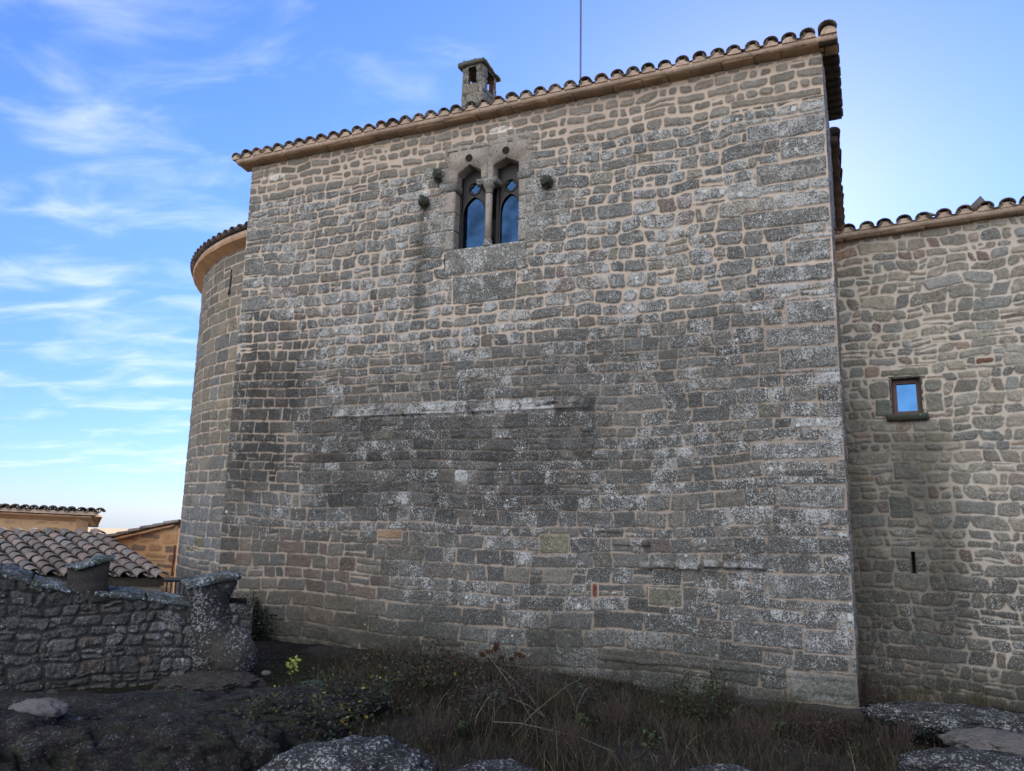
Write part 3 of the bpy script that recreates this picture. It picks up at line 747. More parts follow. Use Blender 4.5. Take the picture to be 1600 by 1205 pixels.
mb = MB(); lathe(mb, cb, [(0.055, 0.865), (0.066, 0.88), (0.057, 0.90), (0.070, 0.945), (0.092, 0.985), (0.094, 1.03)]); mb.build('capital', CHIM, colo, smooth=True)
# masonry core behind the colonnette, between the two lights
blk('mullion', [(-4.83, 6.27), (-4.70, 6.27), (-4.70, 7.29), (-4.83, 7.29)], DWOOD, h0=-0.20, depth=0.2, disp=0.0, sub=1)
# wooden frames with tracery and glass
def light(s0, s1, z0, z1, zs):
    """dark frame filling the opening, pierced by a pointed light and a small quatrefoil"""
    hF, hG = -0.17, -0.225
    cx = (s0+s1)/2; w = s1-s0
    fr = MB()
    def bar(a0_, a1_, b0_, b1_, h0, h1): prism(fr, [F(a0_, b0_, h0), F(a1_, b0_, h0), F(a1_, b1_, h0), F(a0_, b1_, h0)][::-1], -oF3*(h0-h1))
    bar(s0, s0+0.045, z0, z1, hF, -0.30); bar(s1-0.045, s1, z0, z1, hF+0.002, -0.30)
    bar(s0+0.045, s1-0.045, z0, z0+0.035, hF, -0.30)
    bar(s0+0.045, s0+0.066, z0+0.035, zs, hF-0.02, -0.30); bar(s1-0.066, s1-0.045, z0+0.035, zs, hF-0.02, -0.30)
    o = fr.build('frame', DWOOD, win)
    # tracery panel with holes, made from a fine grid
    nx, nz_ = 70, 110
    xs = np.linspace(s0+0.05, s1-0.05, nx); zs_ = np.linspace(zs-0.12, z1, nz_)
    X, Zg = np.meshgrid((xs[:-1]+xs[1:])/2, (zs_[:-1]+zs_[1:])/2, indexing='ij')
    hwid = (w/2-0.066)
    # pointed arch light: two circles
    Rr = hwid*1.55
    arch = (np.hypot(X-(cx+hwid-Rr), Zg-zs) < Rr) & (np.hypot(X-(cx-hwid+Rr), Zg-zs) < Rr) & (Zg >= zs) | ((Zg < zs) & (abs(X-cx) < hwid))
    rise = math.sqrt(Rr**2-(Rr-hwid)**2)
    qz = zs+rise+0.135; q = 0.043
    quat = (np.hypot(X-cx-q, Zg-qz) < q) | (np.hypot(X-cx+q, Zg-qz) < q) | (np.hypot(X-cx, Zg-qz-q) < q) | (np.hypot(X-cx, Zg-qz+q) < q)
    keep = ~(arch | quat)
    GX, GZ = np.meshgrid(xs, zs_, indexing='ij')
    P = np.stack([mapF(GX, GZ, np.full_like(GX, hF-0.03)), mapF(GX, GZ, np.full_like(GX, hG+0.004))], 0).reshape(-1, 3)
    i = np.arange(nx-1)[:, None]*nz_+np.arange(nz_-1)[None, :]; N = nx*nz_
    idx = i[keep]; top = np.stack([idx, idx+nz_, idx+nz_+1, idx+1], -1)
    faces = [top, top[:, ::-1]+N]
    kp = np.zeros((nx+1, nz_+1), bool); kp[1:-1, 1:-1] = keep
    for di, dj, a_, b_ in ((1, 0, nz_, nz_+1), (-1, 0, 0, 1), (0, 1, 1, nz_+1), (0, -1, 0, nz_)):
        nb = kp[1+di:nx+di, 1+dj:nz_+dj]; e_ = keep & ~nb; ii = i[e_]
        faces.append(np.stack([ii+a_, ii+b_, ii+b_+N, ii+a_+N], -1))
    put('tracery', P, np.concatenate(faces), DWOOD, o)
    # raised ribs following the arch and ring
    rb = MB()
    tt = np.linspace(0, 1, 12); amax = math.acos((Rr-hwid)/Rr)
    tube(rb, [F(cx+hwid-Rr+Rr*math.cos(a*amax), zs+Rr*math.sin(a*amax), hF-0.025) for a in tt], 0.014, 6)
    tube(rb, [F(cx-hwid+Rr-Rr*math.cos(a*amax), zs+Rr*math.sin(a*amax), hF-0.025) for a in tt], 0.014, 6)
    tube(rb, [F(cx+0.105*math.cos(a*2*math.pi), qz+0.105*math.sin(a*2*math.pi), hF-0.025) for a in np.linspace(0, 1, 25)], 0.012, 6)
    rb.build('rib', DWOOD, o)
    g = MB(); prism(g, [F(s0+0.03, z0+0.02, hG), F(s1-0.03, z0+0.02, hG), F(s1-0.03, z1, hG), F(s0+0.03, z1, hG)][::-1], -oF3*0.01); g.build('glass', GLASS1, o)
light(-5.36, -4.84, 6.262, 7.72, 6.93)
light(-4.70, -4.235, 6.262, 7.72, 6.93)
mb = MB(); prism(mb, [F(-5.6, 5.9, -0.31), F(-4.0, 5.9, -0.31), F(-4.0, 8.0, -0.31), F(-5.6, 8.0, -0.31)][::-1], -oF3*0.02); mb.build('backing', HOLE, win)
# carved corbels beside the window
def rock(name, c, r, sq, mat, seed, parent=None, sub=3, amp=0.25, f=2.5, loc=None, rot=0.0, flat=None):
    bm = bmesh.new(); bmesh.ops.create_icosphere(bm, subdivisions=sub, radius=1.0)
    v = np.array([q.co for q in bm.verts]); fs = [[w.index for w in q.verts] for q in bm.faces]; bm.free()
    if flat is not None: v[:, 2] = np.where(v[:, 2] > 0, np.abs(v[:, 2])**flat*np.sign(v[:, 2]), v[:, 2])
    d = 1+amp*fbm(v[:, 0]*f+seed, v[:, 1]*f+v[:, 2]*f*0.35, 1.0, seed, 6, 0.62)+0.5*amp*fbm(v[:, 0]*f*3+v[:, 2]*0.8, v[:, 1]*f*3+v[:, 2]*0.8, 1.0, seed+3, 4, 0.65)
    d = d-1.0*amp*np.clip(0.10-np.abs(vnoise(v[:, 0]*f*0.8+v[:, 2]*0.5, v[:, 1]*f*1.2, 1.0, seed+9)), 0, 1)*(amp > 0.2)*4
    v = v*d[:, None]*np.array(sq)*r
    cr, sr_ = math.cos(rot), math.sin(rot)
    v = np.c_[v[:, 0]*cr-v[:, 1]*sr_, v[:, 0]*sr_+v[:, 1]*cr, v[:, 2]]+np.array(c)
    return put(name, v, np.array(fs), mat, parent, smooth=True, loc=loc)
for i, (a, b, w_, h_) in enumerate(((-5.645, 7.55, 0.060, 0.115), (-5.885, 7.13, 0.075, 0.085), (-3.76, 7.135, 0.085, 0.085))):
    rock('corbel', F(a, b, 0.05), 1.0, (w_, 0.12, h_), SILLDARK, 40+i, keep_o, sub=4, amp=0.75, f=4.0, rot=-TH)

# chimney, a part of the keep's roof
ch = empty('chimney'); ch.parent = keep_o
cf = np.array([gS[0], gS[1], 0]); cx_ = np.array([math.cos(aS), -math.sin(aS), 0])
cB = np.array([-0.83, 12.62, 8.6]); ch.location = Vector(tuple(cB))-keep_o.location
def CP(a, b, z): return cB+cx_*a+cf*b+UP*z      # a across the front, b back, z up
hw_, dp_ = 0.205, 0.56
def chm(face, seedc, mapper, s0, s1, holefn, flip=False):
    def cc(S, Z, Rn, mask, fm, fidx):
        st = pal(Rn, [(0.19, 0.17, 0.135), (0.16, 0.15, 0.13), (0.22, 0.17, 0.10), (0.15, 0.155, 0.15)], [0.4, 0.7, 0.82, 1.0])*(0.8+0.4*Rn[5])[..., None]
        return dict(stone=st, mortar=np.broadcast_to(np.array([0.07, 0.06, 0.055]), st.shape), lichen=0.25+0.35*Rn[4], moss=0*S, relief=0.02*np.ones_like(S))
    z_ = dict(gap=cst(0.005), round=cst(0.35), warp=cst(0.05), color=cc, split=0.1, jit=0.6, bev=0.03)
    return wall_mesh(face, s0, s1, -0.8, 1.70, 0.016, seedc, z_, mapper, ch, MASON, holes=holefn, hfun=lambda z, r: r.uniform(0.18, 0.3), wfun=lambda z, r: r.uniform(0.2, 0.4), flip=flip)
def taperw(Z): return 1+0.10*(1-sst(0, 1.7, Z))
def mch1(S, Z, H): k = taperw(Z)[..., None]; return cB+cx_*(S[..., None]*k)+cf*(-(0.02*(k-1)*10)*0.5-H[..., None])+UP*Z[..., None]
def mch2(S, Z, H): k = taperw(Z)[..., None]; return cB+cx_*(hw_*k+H[..., None])+cf*(S[..., None])+UP*Z[..., None]
def mch3(S, Z, H): k = taperw(Z)[..., None]; return cB+cx_*(-hw_*k-H[..., None])+cf*(S[..., None])+UP*Z[..., None]
def mch4(S, Z, H): k = taperw(Z)[..., None]; return cB+cx_*(S[..., None]*k)+cf*(dp_+H[..., None])+UP*Z[..., None]
H1 = lambda s, z: (abs(s-0.01) < 0.085) & (z > 1.30) & (z < 1.62)
H2 = lambda s, z: (s > 0.14) & (s < 0.42) & (z > 1.22) & (z < 1.62)
chm('chimney_wall', 61, mch1, -hw_, hw_, H1); chm('chimney_wall', 62, mch2, 0, dp_, H2, True); chm('chimney_wall', 63, mch3, 0, dp_, H2); chm('chimney_wall', 64, mch4, -hw_, hw_, H1, True)
mb = MB()                                     # sooty inside faces of the flue head
for (a0_, a1_, b0_, b1_) in ((-0.19, -0.095, 0.01, 0.10), (0.105, 0.195, 0.01, 0.10), (-0.19, -0.095, dp_-0.1, dp_-0.01), (0.105, 0.195, dp_-0.1, dp_-0.01)):
    box_axes(mb, CP(a0_, b0_, 1.1), cx_, cf, UP, a1_-a0_, b1_-b0_, 0.58)
box_axes(mb, CP(-0.19, 0.01, 0.9), cx_, cf, UP, 0.38, dp_-0.02, 0.30); mb.build('flue', CHIMIN, ch)
mb = MB(); prism(mb, [CP(-0.27, -0.08, 1.66), CP(0.27, -0.08, 1.66), CP(0.27, dp_+0.08, 1.64), CP(-0.27, dp_+0.08, 1.64)], UP*0.065)
mb.build('cap_slab', CAPST, ch, disp=0.03, sub=0.08, seed=9)
rock('cap_stone', CP(0.06, 0.02, 1.745), 1, (0.09, 0.08, 0.035), CAPST, 71, ch)
mb = MB(); tube(mb, [CP(-0.19, 0.0, 1.72), CP(-0.19, 0.0, 1.83)], 0.008, 6); mb.build('cap_pin', IRON, ch)
mb = MB()                                     # the clay pot seen through the opening
lathe(mb, CP(0.04, 0.30, 1.15), [(0.07, 0), (0.075, 0.2), (0.06, 0.32)], 14); mb.build('chimney_pot', plain('clay_pot', (0.30, 0.13, 0.07), 0.8), ch, smooth=True)

# ================================================================== rear range with the side eave seen on edge
rr_o = empty('rear_range', (5.2, 11.6, 0), label='rear range showing only its rust dark eave past the upper keep corner', cat='building')
b0 = np.array([cR[0], cR[1]])+gS*2.42-oS*0.03; b1 = np.array([cR[0], cR[1]])+gS*6.6-oS*0.03
tw = -dF
mb = MB()
def quadwall(mb, p, q, z0, z1, th=0.25):
    p = np.array(p); q = np.array(q); t = (q-p)/np.linalg.norm(q-p); nn = np.array([-t[1], t[0]])*th
    prism(mb, [(*p, z0), (*q, z0), (*(q+nn), z0), (*(p+nn), z0)], UP*(z1-z0))
quadwall(mb, b0, b1, -0.3, 8.0); quadwall(mb, b1, b1-dF*9.0, -0.3, 8.0); mb.build('wall', CHIM, rr_o, disp=0.02, sub=0.5)
# eave, its outer line measured at z = 8.1
e0 = np.array([5.10, 11.08, 8.06]); e1 = np.array([7.10, 15.40, 8.06]); ed = (e1-e0)/np.linalg.norm(e1-e0); eo = np.array([ed[1], -ed[0], 0])
mb = MB(); prism(mb, [e0-eo*0.5, e0-eo*0.02, e0-eo*0.02+UP*0.10, e0-eo*0.5+UP*0.2], ed*4.75); mb.build('eave', BROWNSOF, rr_o, disp=0.03, sub=0.15, seed=12)
L_ = 4.8
tile_roof('roof', e0+UP*0.17-eo*0.09, -eo, ed, 3, 13, 0.22, 0.46, rr_o, TILE, seed=14, r0=0.11, r1=0.085, colf=tile_dark)
mb = MB(); c0 = e0+UP*0.16-eo*0.2; prism(mb, [c0, c0-eo*8+UP*0.9, c0-eo*8+UP*0.8, c0-UP*0.1], ed*4.7); mb.build('roof_slope', BROWNSOF, rr_o)

# antenna
an = empty('antenna_mast', (1.27, 14.0, 8.9), label='thin blue grey antenna mast rising above the roof out of the picture', cat='antenna')
mb = MB(); tube(mb, [(1.27, 14, 8.2), (1.27, 14, 13.2)], 0.021, 10); mb.build('pole', STEEL, an, smooth=True)
mb = MB(); box_axes(mb, (1.17, 13.9, 8.2), (1, 0, 0), (0, 1, 0), UP, 0.2, 0.2, 0.06); mb.build('foot_plate', IRON, an)
mb = MB(); tube(mb, [(1.27-0.5, 14, 13.0), (1.27+0.5, 14, 13.0)], 0.01, 6)
for k in range(6): tube(mb, [(1.27-0.45+k*0.18, 13.75, 13.0), (1.27-0.45+k*0.18, 14.25, 13.0)], 0.006, 5)
mb.build('aerial', STEEL, an)

# ================================================================== round apse tower
TC = np.array([-1.73, 19.05]); TR = 5.88; TZ = 7.38
tw_o = empty('round_tower', (TC[0], TC[1], 0), label='round stone apse with orange cornice and arrow slit, left of the keep', cat='tower')
# s = arc length measured from angle of the silhouette; angle increases towards the keep corner
A0, A1 = R(150), R(262)
def mapT(S, Z, H):
    a = A0+S/TR; r = TR+H+0.0*Z
    return np.stack([TC[0]+np.cos(a)*r, TC[1]+np.sin(a)*r, Z], -1)
def tower_color(S, Z, Rn, mask, fm, fidx):
    st = pal(Rn, [(0.155, 0.14, 0.115), (0.13, 0.12, 0.10), (0.175, 0.15, 0.115), (0.12, 0.125, 0.125)], [0.35, 0.62, 0.85, 1.0])*(0.78+0.45*Rn[5])[..., None]
    low = 1-sst(1.8, 3.4, Z+0.5*vnoise(S, Z, 1, 5)); bl = pal(Rn, [(0.12, 0.13, 0.145), (0.15, 0.155, 0.165), (0.105, 0.11, 0.12), (0.13, 0.12, 0.06)], [0.4, 0.75, 0.95, 1.0])
    st = lerp(st, bl*(0.8+0.4*Rn[5])[..., None], (0.8*low)[..., None])
    mo = MORT*(0.92+0.1*fbm(S, Z, 2, 6, 3))[..., None]*np.ones_like(st)
    return dict(stone=st*1.12, mortar=mo*0.95, lichen=0.12+0.4*Rn[4]+0.1*low, moss=0*S, relief=0.014*np.ones_like(S))
TZn = dict(gap=cst(0.0085), round=cst(0.30), warp=cst(0.022), color=tower_color, split=0.04, jit=0.5, slant=0.25, tilt=0.06, wave=0.03)
wall_mesh('wall', 0, (A1-A0)*TR, -1.8, TZ, 0.019, 33, TZn, mapT, tw_o, MASON_WARM, hfun=lambda z, r: r.uniform(0.19, 0.30), wfun=lambda z, r: r.uniform(0.26, 0.55))
# the rest of the drum
vs = []; n_ = 60
for k in range(n_+1):
    a = A1+(A0+2*math.pi-A1)*k/n_
    vs += [(TC[0]+math.cos(a)*(TR-0.01), TC[1]+math.sin(a)*(TR-0.01), -1.8), (TC[0]+math.cos(a)*(TR-0.01), TC[1]+math.sin(a)*(TR-0.01), TZ)]
put('rear_drum', vs, [(2*k, 2*k+2, 2*k+3, 2*k+1) for k in range(n_)], CHIM, tw_o, smooth=True)
def ring(name, prof, mat, disp=0.01, a0=R(130), a1=R(275), segs=110, seed=1, slabs=True):
    mb = MB(); rg_ = random.Random(seed); a = a0
    while a < a1:
        da = (0.36+rg_.random()*0.12)/TR if slabs else (a1-a0)/segs
        b_ = min(a+da, a1); gap = 0.004/TR if slabs else -0.0005
        jr = rg_.uniform(-0.008, 0.008) if slabs else 0
        sec = [[(TC[0]+math.cos(x)*(TR+r_+jr), TC[1]+math.sin(x)*(TR+r_+jr), z_) for r_, z_ in prof] for x in (a, (a+b_)/2, b_-gap)]
        n = len(prof); vs = sec[0]+sec[1]+sec[2]; fs = [tuple(range(n)), tuple(range(2*n, 3*n))[::-1]]
        for q in range(2): fs += [(q*n+i, (q+1)*n+i, (q+1)*n+(i+1) % n, q*n+(i+1) % n) for i in range(n)]
        mb.add(vs, fs); a = b_
    return mb.build(name, mat, tw_o)
ring('cornice_slab', [(-0.1, TZ-0.03), (0.015, TZ-0.03), (0.23, TZ+0.06), (0.25, TZ+0.115), (-0.1, TZ+0.125)], SOFFIT_O, seed=2)
ring('mortar_bed', [(-0.1, TZ+0.115), (0.235, TZ+0.112), (0.225, TZ+0.20), (-0.1, TZ+0.24)], CORNICE, seed=3, slabs=False)
mbt = MB(); rgt = random.Random(4)
ts = R(16); k = 0; a = R(130)
vs_all = []
def cone_tile(mb, a, up_d, cover, col, j):
    e_ = np.array([-math.sin(a), math.cos(a), 0]); out_ = np.array([math.cos(a), math.sin(a), 0])
    c_ = -out_*math.cos(ts)+UP*math.sin(ts); nr = np.cross(c_, e_); nr = nr if nr[2] > 0 else -nr
    shrink = max(0.25, (TR+0.3-up_d)/(TR+0.3))
    o = np.array([TC[0], TC[1], TZ+0.215])+out_*(TR+0.30)+c_*up_d+nr*rgt.uniform(-0.004, 0.004)
    if not cover: o = o-nr*0.012+c_*0.02
    seg = 6; vs = []; t = 0.015
    ra, rb = (0.100, 0.078) if cover else (0.078, 0.092)
    for (d_, rr) in ((0, ra), (0.40, rb)):
        for rad in (rr, rr-t):
            for q in range(seg+1):
                th = math.pi*q/seg; hx = math.cos(th)*rad*shrink; hz = math.sin(th)*rad*0.82
                hz = hz+0.004 if cover else -hz+0.052
                vs.append(o+e_*hx+nr*(hz+(0.02 if d_ == 0 else 0))+c_*d_)
    s = seg+1; fs = []
    for q in range(seg): fs += [(q, q+1, 2*s+q+1, 2*s+q), (s+q, 3*s+q, 3*s+q+1, s+q+1), (q, s+q, s+q+1, q+1)]
    fs += [(0, 2*s, 3*s, s), (seg, s+seg, 3*s+seg, 2*s+seg)]
    mb.add(vs, fs, col)
na = int(R(150)*TR/0.238)
for i in range(na*2):
    a = R(128)+R(150)*i/(na*2)
    for j in range(7): cone_tile(mbt, a, j*0.31, i % 2 == 0, tile_dark(rgt, None), j)
mbt.build('roof', TILE, tw_o, smooth=True, attr=True)
vs = [(TC[0]+math.cos(2*math.pi*k/72)*(TR+0.15), TC[1]+math.sin(2*math.pi*k/72)*(TR+0.15), TZ+0.20) for k in range(72)]+[(TC[0], TC[1], TZ+1.75)]
put('roof_cone', vs, [(k, (k+1) % 72, 72) for k in range(72)], TILE, tw_o, attrs={'tint': [(0.08, 0.075, 0.07)]*73})
# arrow slit: find the wall point under the pixel
def tower_pt(u, v):
    r = ray(u, v); A_ = r[0]**2+r[1]**2; B_ = -2*(r[0]*TC[0]+r[1]*TC[1]); C_ = TC@TC-TR**2
    t_ = (-B_-math.sqrt(max(B_*B_-4*A_*C_, 0)))/(2*A_); p = r*t_; return p+np.array([0, 0, EYE])
p0, p1 = tower_pt(366, 420), tower_pt(360, 458)
aa = math.atan2(p1[1]-TC[1], p1[0]-TC[0]); out_ = np.array([math.cos(aa), math.sin(aa), 0]); e_ = np.array([-out_[1], out_[0], 0])
mb = MB(); pc = np.array([p1[0], p1[1], 0])+out_*0.010
zt, zb_ = p0[2], p1[2]
prism(mb, [pc+e_*-0.022+UP*zb_, pc+e_*0.022+UP*zb_, pc+e_*0.016+UP*zt, pc-e_*0.016+UP*zt], out_*0.014)
prism(mb, [pc+e_*0.062*math.cos(x)+UP*(zb_+0.062*math.sin(x)) for x in np.linspace(0, 2*math.pi, 17)[:-1]], out_*0.016)
mb.build('arrow_slit', HOLE, tw_o)

# ================================================================== right-hand wing
TW = R(30); dW = np.array([math.cos(TW), -math.sin(TW)]); nW = np.array([math.sin(TW), math.cos(TW)]); DW = 13*math.cos(TW)
def G(s, z, h=0.0): return np.array([dW[0]*s+nW[0]*(DW-h), dW[1]*s+nW[1]*(DW-h), z])
def mapW(S, Z, H): return np.stack([dW[0]*S+nW[0]*(DW-H), dW[1]*S+nW[1]*(DW-H), Z], -1)
dW3 = np.array([dW[0], dW[1], 0]); oW3 = np.array([-nW[0], -nW[1], 0])
wg = empty('side_wing', tuple(G(0.5, 0)), label='lower rubble stone wing to the right of the keep with one small square window', cat='building')
WPAL = [(0.20, 0.195, 0.17), (0.17, 0.175, 0.17), (0.22, 0.205, 0.17), (0.15, 0.145, 0.13), (0.185, 0.16, 0.14), (0.22, 0.175, 0.14), (0.14, 0.105, 0.095)]
def wing_color(S, Z, Rn, mask, fm, fidx):
    st = pal(Rn, WPAL, [0.28, 0.5, 0.70, 0.86, 0.94, 0.965, 1.0])*(0.75+0.5*Rn[5])[..., None]
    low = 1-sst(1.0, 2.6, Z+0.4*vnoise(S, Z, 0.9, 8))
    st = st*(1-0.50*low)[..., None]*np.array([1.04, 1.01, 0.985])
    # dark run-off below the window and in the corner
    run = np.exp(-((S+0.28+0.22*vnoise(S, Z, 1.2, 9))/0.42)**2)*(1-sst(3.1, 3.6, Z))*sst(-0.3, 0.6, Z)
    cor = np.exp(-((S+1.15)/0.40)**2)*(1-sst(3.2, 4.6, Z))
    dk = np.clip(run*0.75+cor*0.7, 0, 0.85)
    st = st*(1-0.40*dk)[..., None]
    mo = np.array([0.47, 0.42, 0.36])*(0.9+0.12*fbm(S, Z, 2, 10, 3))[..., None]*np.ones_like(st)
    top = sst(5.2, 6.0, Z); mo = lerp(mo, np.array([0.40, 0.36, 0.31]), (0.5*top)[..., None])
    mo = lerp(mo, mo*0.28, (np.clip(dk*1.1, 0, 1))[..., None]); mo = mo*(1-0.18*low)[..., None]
    # orange mortar and brick patch up in the corner
    orp = np.exp(-(((S+1.1)/0.22)**2+((Z-5.9)/0.18)**2)); st = lerp(st, np.array([0.26, 0.15, 0.085]), (0.7*np.clip(orp, 0, 1))[..., None])
    moss = (1-sst(0.12, 0.55, Z-0.1*S))*(0.9)
    moss = np.maximum(moss, 0.55*dk)
    lich = 0.12+0.30*Rn[4]**2+0.25*low*(1-dk)
    if fm.any():
        FC = np.array([f[4] for f in WFORCED]); FL = np.array([f[5] for f in WFORCED])
        st = np.where(fm[..., None], FC[fidx], st); lich = np.where(fm, FL[fidx], lich)
    return dict(stone=st, mortar=mo, lichen=lich, moss=moss, relief=0.015*np.ones_like(S), rough=0.9)
def wing_gap(S, Z): return 0.0098+0.003*vnoise(S, Z, 1.3, 12)-0.003*(1-sst(1.2, 2.6, Z))
WZn = dict(gap=wing_gap, round=cst(0.42), warp=lambda S, Z: lerp(0.040, 0.062, sst(4.3, 5.2, Z)), color=wing_color, split=0.22, jit=0.45, slant=0.9, tilt=0.20, edge=0.014, wave=0.06)
WFORCED = [(-0.70, -0.12, 4.085, 4.20, (0.14, 0.135, 0.11), 0.1), (-0.19, 0.02, 3.85, 4.03, (0.14, 0.14, 0.12), 0.1), (-0.20, 0.02, 3.58, 3.84, (0.145, 0.14, 0.12), 0.1),
    (-0.86, -0.60, 3.80, 4.04, (0.13, 0.12, 0.105), 0.05), (-0.80, -0.60, 3.55, 3.79, (0.10, 0.11, 0.095), 0.1), (-0.62, -0.30, 2.70, 2.95, (0.115, 0.11, 0.10), 0.1), (-0.70, -0.42, 2.2, 2.5, (0.08, 0.085, 0.075), 0.1),
    (0.42, 0.62, 4.18, 4.26, (0.13, 0.06, 0.045), 0.0)]
def wing_h(z, r):
    return r.uniform(0.13, 0.22) if z < 1.8 else r.uniform(0.105, 0.195)
def wing_w(z, r): return min(max(r.lognormal(-1.55, 0.40), 0.085), 0.45)
HW = (-0.575, -0.238, 3.575, 4.055)
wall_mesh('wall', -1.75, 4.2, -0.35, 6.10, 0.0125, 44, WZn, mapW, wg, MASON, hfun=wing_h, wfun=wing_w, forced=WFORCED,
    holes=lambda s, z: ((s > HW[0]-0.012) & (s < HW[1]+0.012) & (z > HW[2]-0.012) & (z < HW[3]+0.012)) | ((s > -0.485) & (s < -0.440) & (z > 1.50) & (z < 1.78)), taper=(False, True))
mb = MB(); pz = G(4.2, 0)[:2]; quadwall(mb, pz-nW*0+np.array([0, 0]), pz+nW*5, -0.3, 6.1); mb.build('gable_wall', CHIM, wg, disp=0.02, sub=0.4)
mb = MB(); s = -1.6; rg = random.Random(15)
while s < 4.35:
    w = rg.uniform(0.3, 0.55); e = min(s+w, 4.4); dz = rg.uniform(-0.005, 0.005)
    prism(mb, [G(s+0.003, 6.075+dz, -0.1), G(s+0.003, 6.09+dz, 0.105), G(s+0.003, 6.125+dz, 0.125), G(s+0.003, 6.13+dz, -0.1)], dW3*(e-s-0.005)); s = e
mb.build('cornice_slab', SOFFIT, wg, disp=0.010, sub=0.1, seed=7)
mb = MB(); prism(mb, [G(-1.6, 6.11, -0.1), G(-1.6, 6.112, 0.135), G(-1.6, 6.19, 0.15), G(-1.6, 6.24, -0.1)], dW3*5.95); mb.build('mortar_bed', CORNICE, wg, disp=0.015, sub=0.09, seed=8)
cupW = np.array([nW[0]*math.cos(slope), nW[1]*math.cos(slope), math.sin(slope)])
tile_roof('roof', G(-1.22, 6.185, 0.175), dW3, cupW, 25, 12, 0.236, 0.40, wg, TILE, seed=17, r0=0.098, r1=0.080, colf=tile_dark)
mb = MB()
for i in range(24):
    c0 = G(-1.22+i*0.236, 6.175, 0.160); prism(mb, [c0+dW3*math.cos(math.pi*k/8)*0.09+UP*math.sin(math.pi*k/8)*0.07 for k in range(9)], -oW3*0.2)
mb.build('tile_mortar', CORNICE, wg)
mb = MB(); q0 = G(-1.6, 6.22, 0.0); prism(mb, [q0, q0+cupW*4, q0+cupW*4-UP*0.06, q0-UP*0.06], dW3*5.9); mb.build('roof_deck', CORNICE, wg)
mb = MB(); q0 = G(0.50, 6.24, 0.02); prism(mb, [q0, q0+dW3*0.21, q0+dW3*0.19+UP*0.10, q0+dW3*0.135+UP*0.20, q0+dW3*0.02+UP*0.09], -oW3*0.07); mb.build('upright_shard', PALEROCK, wg, disp=0.012, sub=0.05)
mb = MB(); q0 = G(-0.05, 6.27, 0.04); prism(mb, [q0, q0+dW3*0.16, q0+dW3*0.04+UP*0.07], -oW3*0.05); mb.build('upright_shard', PALEROCK, wg)
# window
w2 = empty('window'); w2.parent = wg; w2.location = Vector(tuple(G(-0.4, 3.58)))-wg.location
mb = MB()
a, b, c, d_ = HW
def gb(mb, a, b, c, d_, h0, h1): prism(mb, [G(a, c, h0), G(b, c, h0), G(b, d_, h0), G(a, d_, h0)][::-1], -oW3*(h0-h1))
gb(mb, a-0.03, a, c-0.03, d_+0.03, 0.004, -0.3); gb(mb, b, b+0.03, c-0.03, d_+0.03, 0.004, -0.3); gb(mb, a, b, d_, d_+0.03, 0.006, -0.3); gb(mb, a, b, c-0.03, c, 0.006, -0.3)
mb.build('reveal', SILLDARK, w2, disp=0.004, sub=0.06)
mb = MB(); gb(mb, a, a+0.05, c, d_, -0.10, -0.16); gb(mb, b-0.05, b, c, d_, -0.10, -0.16); gb(mb, a+0.05, b-0.05, d_-0.06, d_, -0.10, -0.16); gb(mb, a+0.05, b-0.05, c, c+0.05, -0.10, -0.16)
mb.build('frame', BWOOD, w2, bevel=0.004)
mb = MB(); gb(mb, a+0.01, b-0.01, c+0.01, d_-0.01, -0.135, -0.145); mb.build('glass', GLASS2, w2)
mb = MB(); prism(mb, [G(-0.665, 3.495, 0.0), G(-0.655, 3.475, 0.07), G(-0.665, 3.535, 0.115), G(-0.665, 3.572, 0.115), G(-0.665, 3.575, -0.1)], dW3*0.50); mb.build('sill', SILLDARK, w2, disp=0.012, sub=0.05, seed=6)
mb = MB(); gb(mb, -0.50, -0.43, 1.45, 1.82, -0.12, -0.16); mb.build('wall_slit', HOLE, wg)
mb = MB(); gb(mb, -0.50, -0.483, 1.49, 1.80, 0.012, -0.16); gb(mb, -0.442, -0.425, 1.49, 1.80, 0.012, -0.16); mb.build('slit_jamb', SILLDARK, wg)
# ================================================================== ground
def ground_h(x, y):
    x = np.asarray(x, float); y = np.asarray(y, float)
    base = 0.08+0.05*np.clip(-x/4, -1, 1.5)-0.17*sst(0.5, 3.2, x)*sst(6.6, 8.6, y)*(1-0.5*sst(4.5, 6.0, x))
    z = base+0.38*(1-sst(2.0, 6.2, y))
    pit = (1-sst(-2.6, -1.4, x+0.25*vnoise(x, y, 1.1, 201)))*(1-sst(6.85, 7.15, y+0.25*x*0.3+0.15*vnoise(x, y, 1.3, 202)))*sst(2.5, 4.5, y)
    z = z-0.75*pit
    vil = (1-sst(-6.2, -4.2, x+0.55*(y-9.5)*0-0.0*y))*sst(10.0, 11.2, y-0.58*(x+4.4))
    z = z-1.6*vil
    d = np.hypot(x, y-10)
    nearf = 1-sst(14, 30, d)
    z = z+nearf*(0.07*fbm(x, y, 0.9, 203, 4)+0.03*fbm(x, y, 5, 204, 3))
    fwd = sst(28, 60, y)+sst(30, 80, np.abs(x))*1.0
    z = z-np.clip(fwd, 0, 1)*2.5-sst(60, 500, d)*14+sst(30, 200, d)*1.2*vnoise(x, y, 0.013, 205)
    return z
def axis(lo, hi, st, far, n=26):
    c = np.arange(lo, hi+st/2, st); g = (np.geomspace(st*1.5, far, n))
    return np.concatenate([lo-g[::-1], c, hi+g])
gx = axis(-7.5, 8.5, 0.055, 900); gy = axis(2.5, 12.5, 0.055, 900)
X, Y = np.meshgrid(gx, gy, indexing='ij'); Zg = ground_h(X, Y)
dd = np.hypot(X, Y-9); dry = sst(12, 20, dd)*1.0
tn = fbm(X, Y, 1.7, 210, 4)
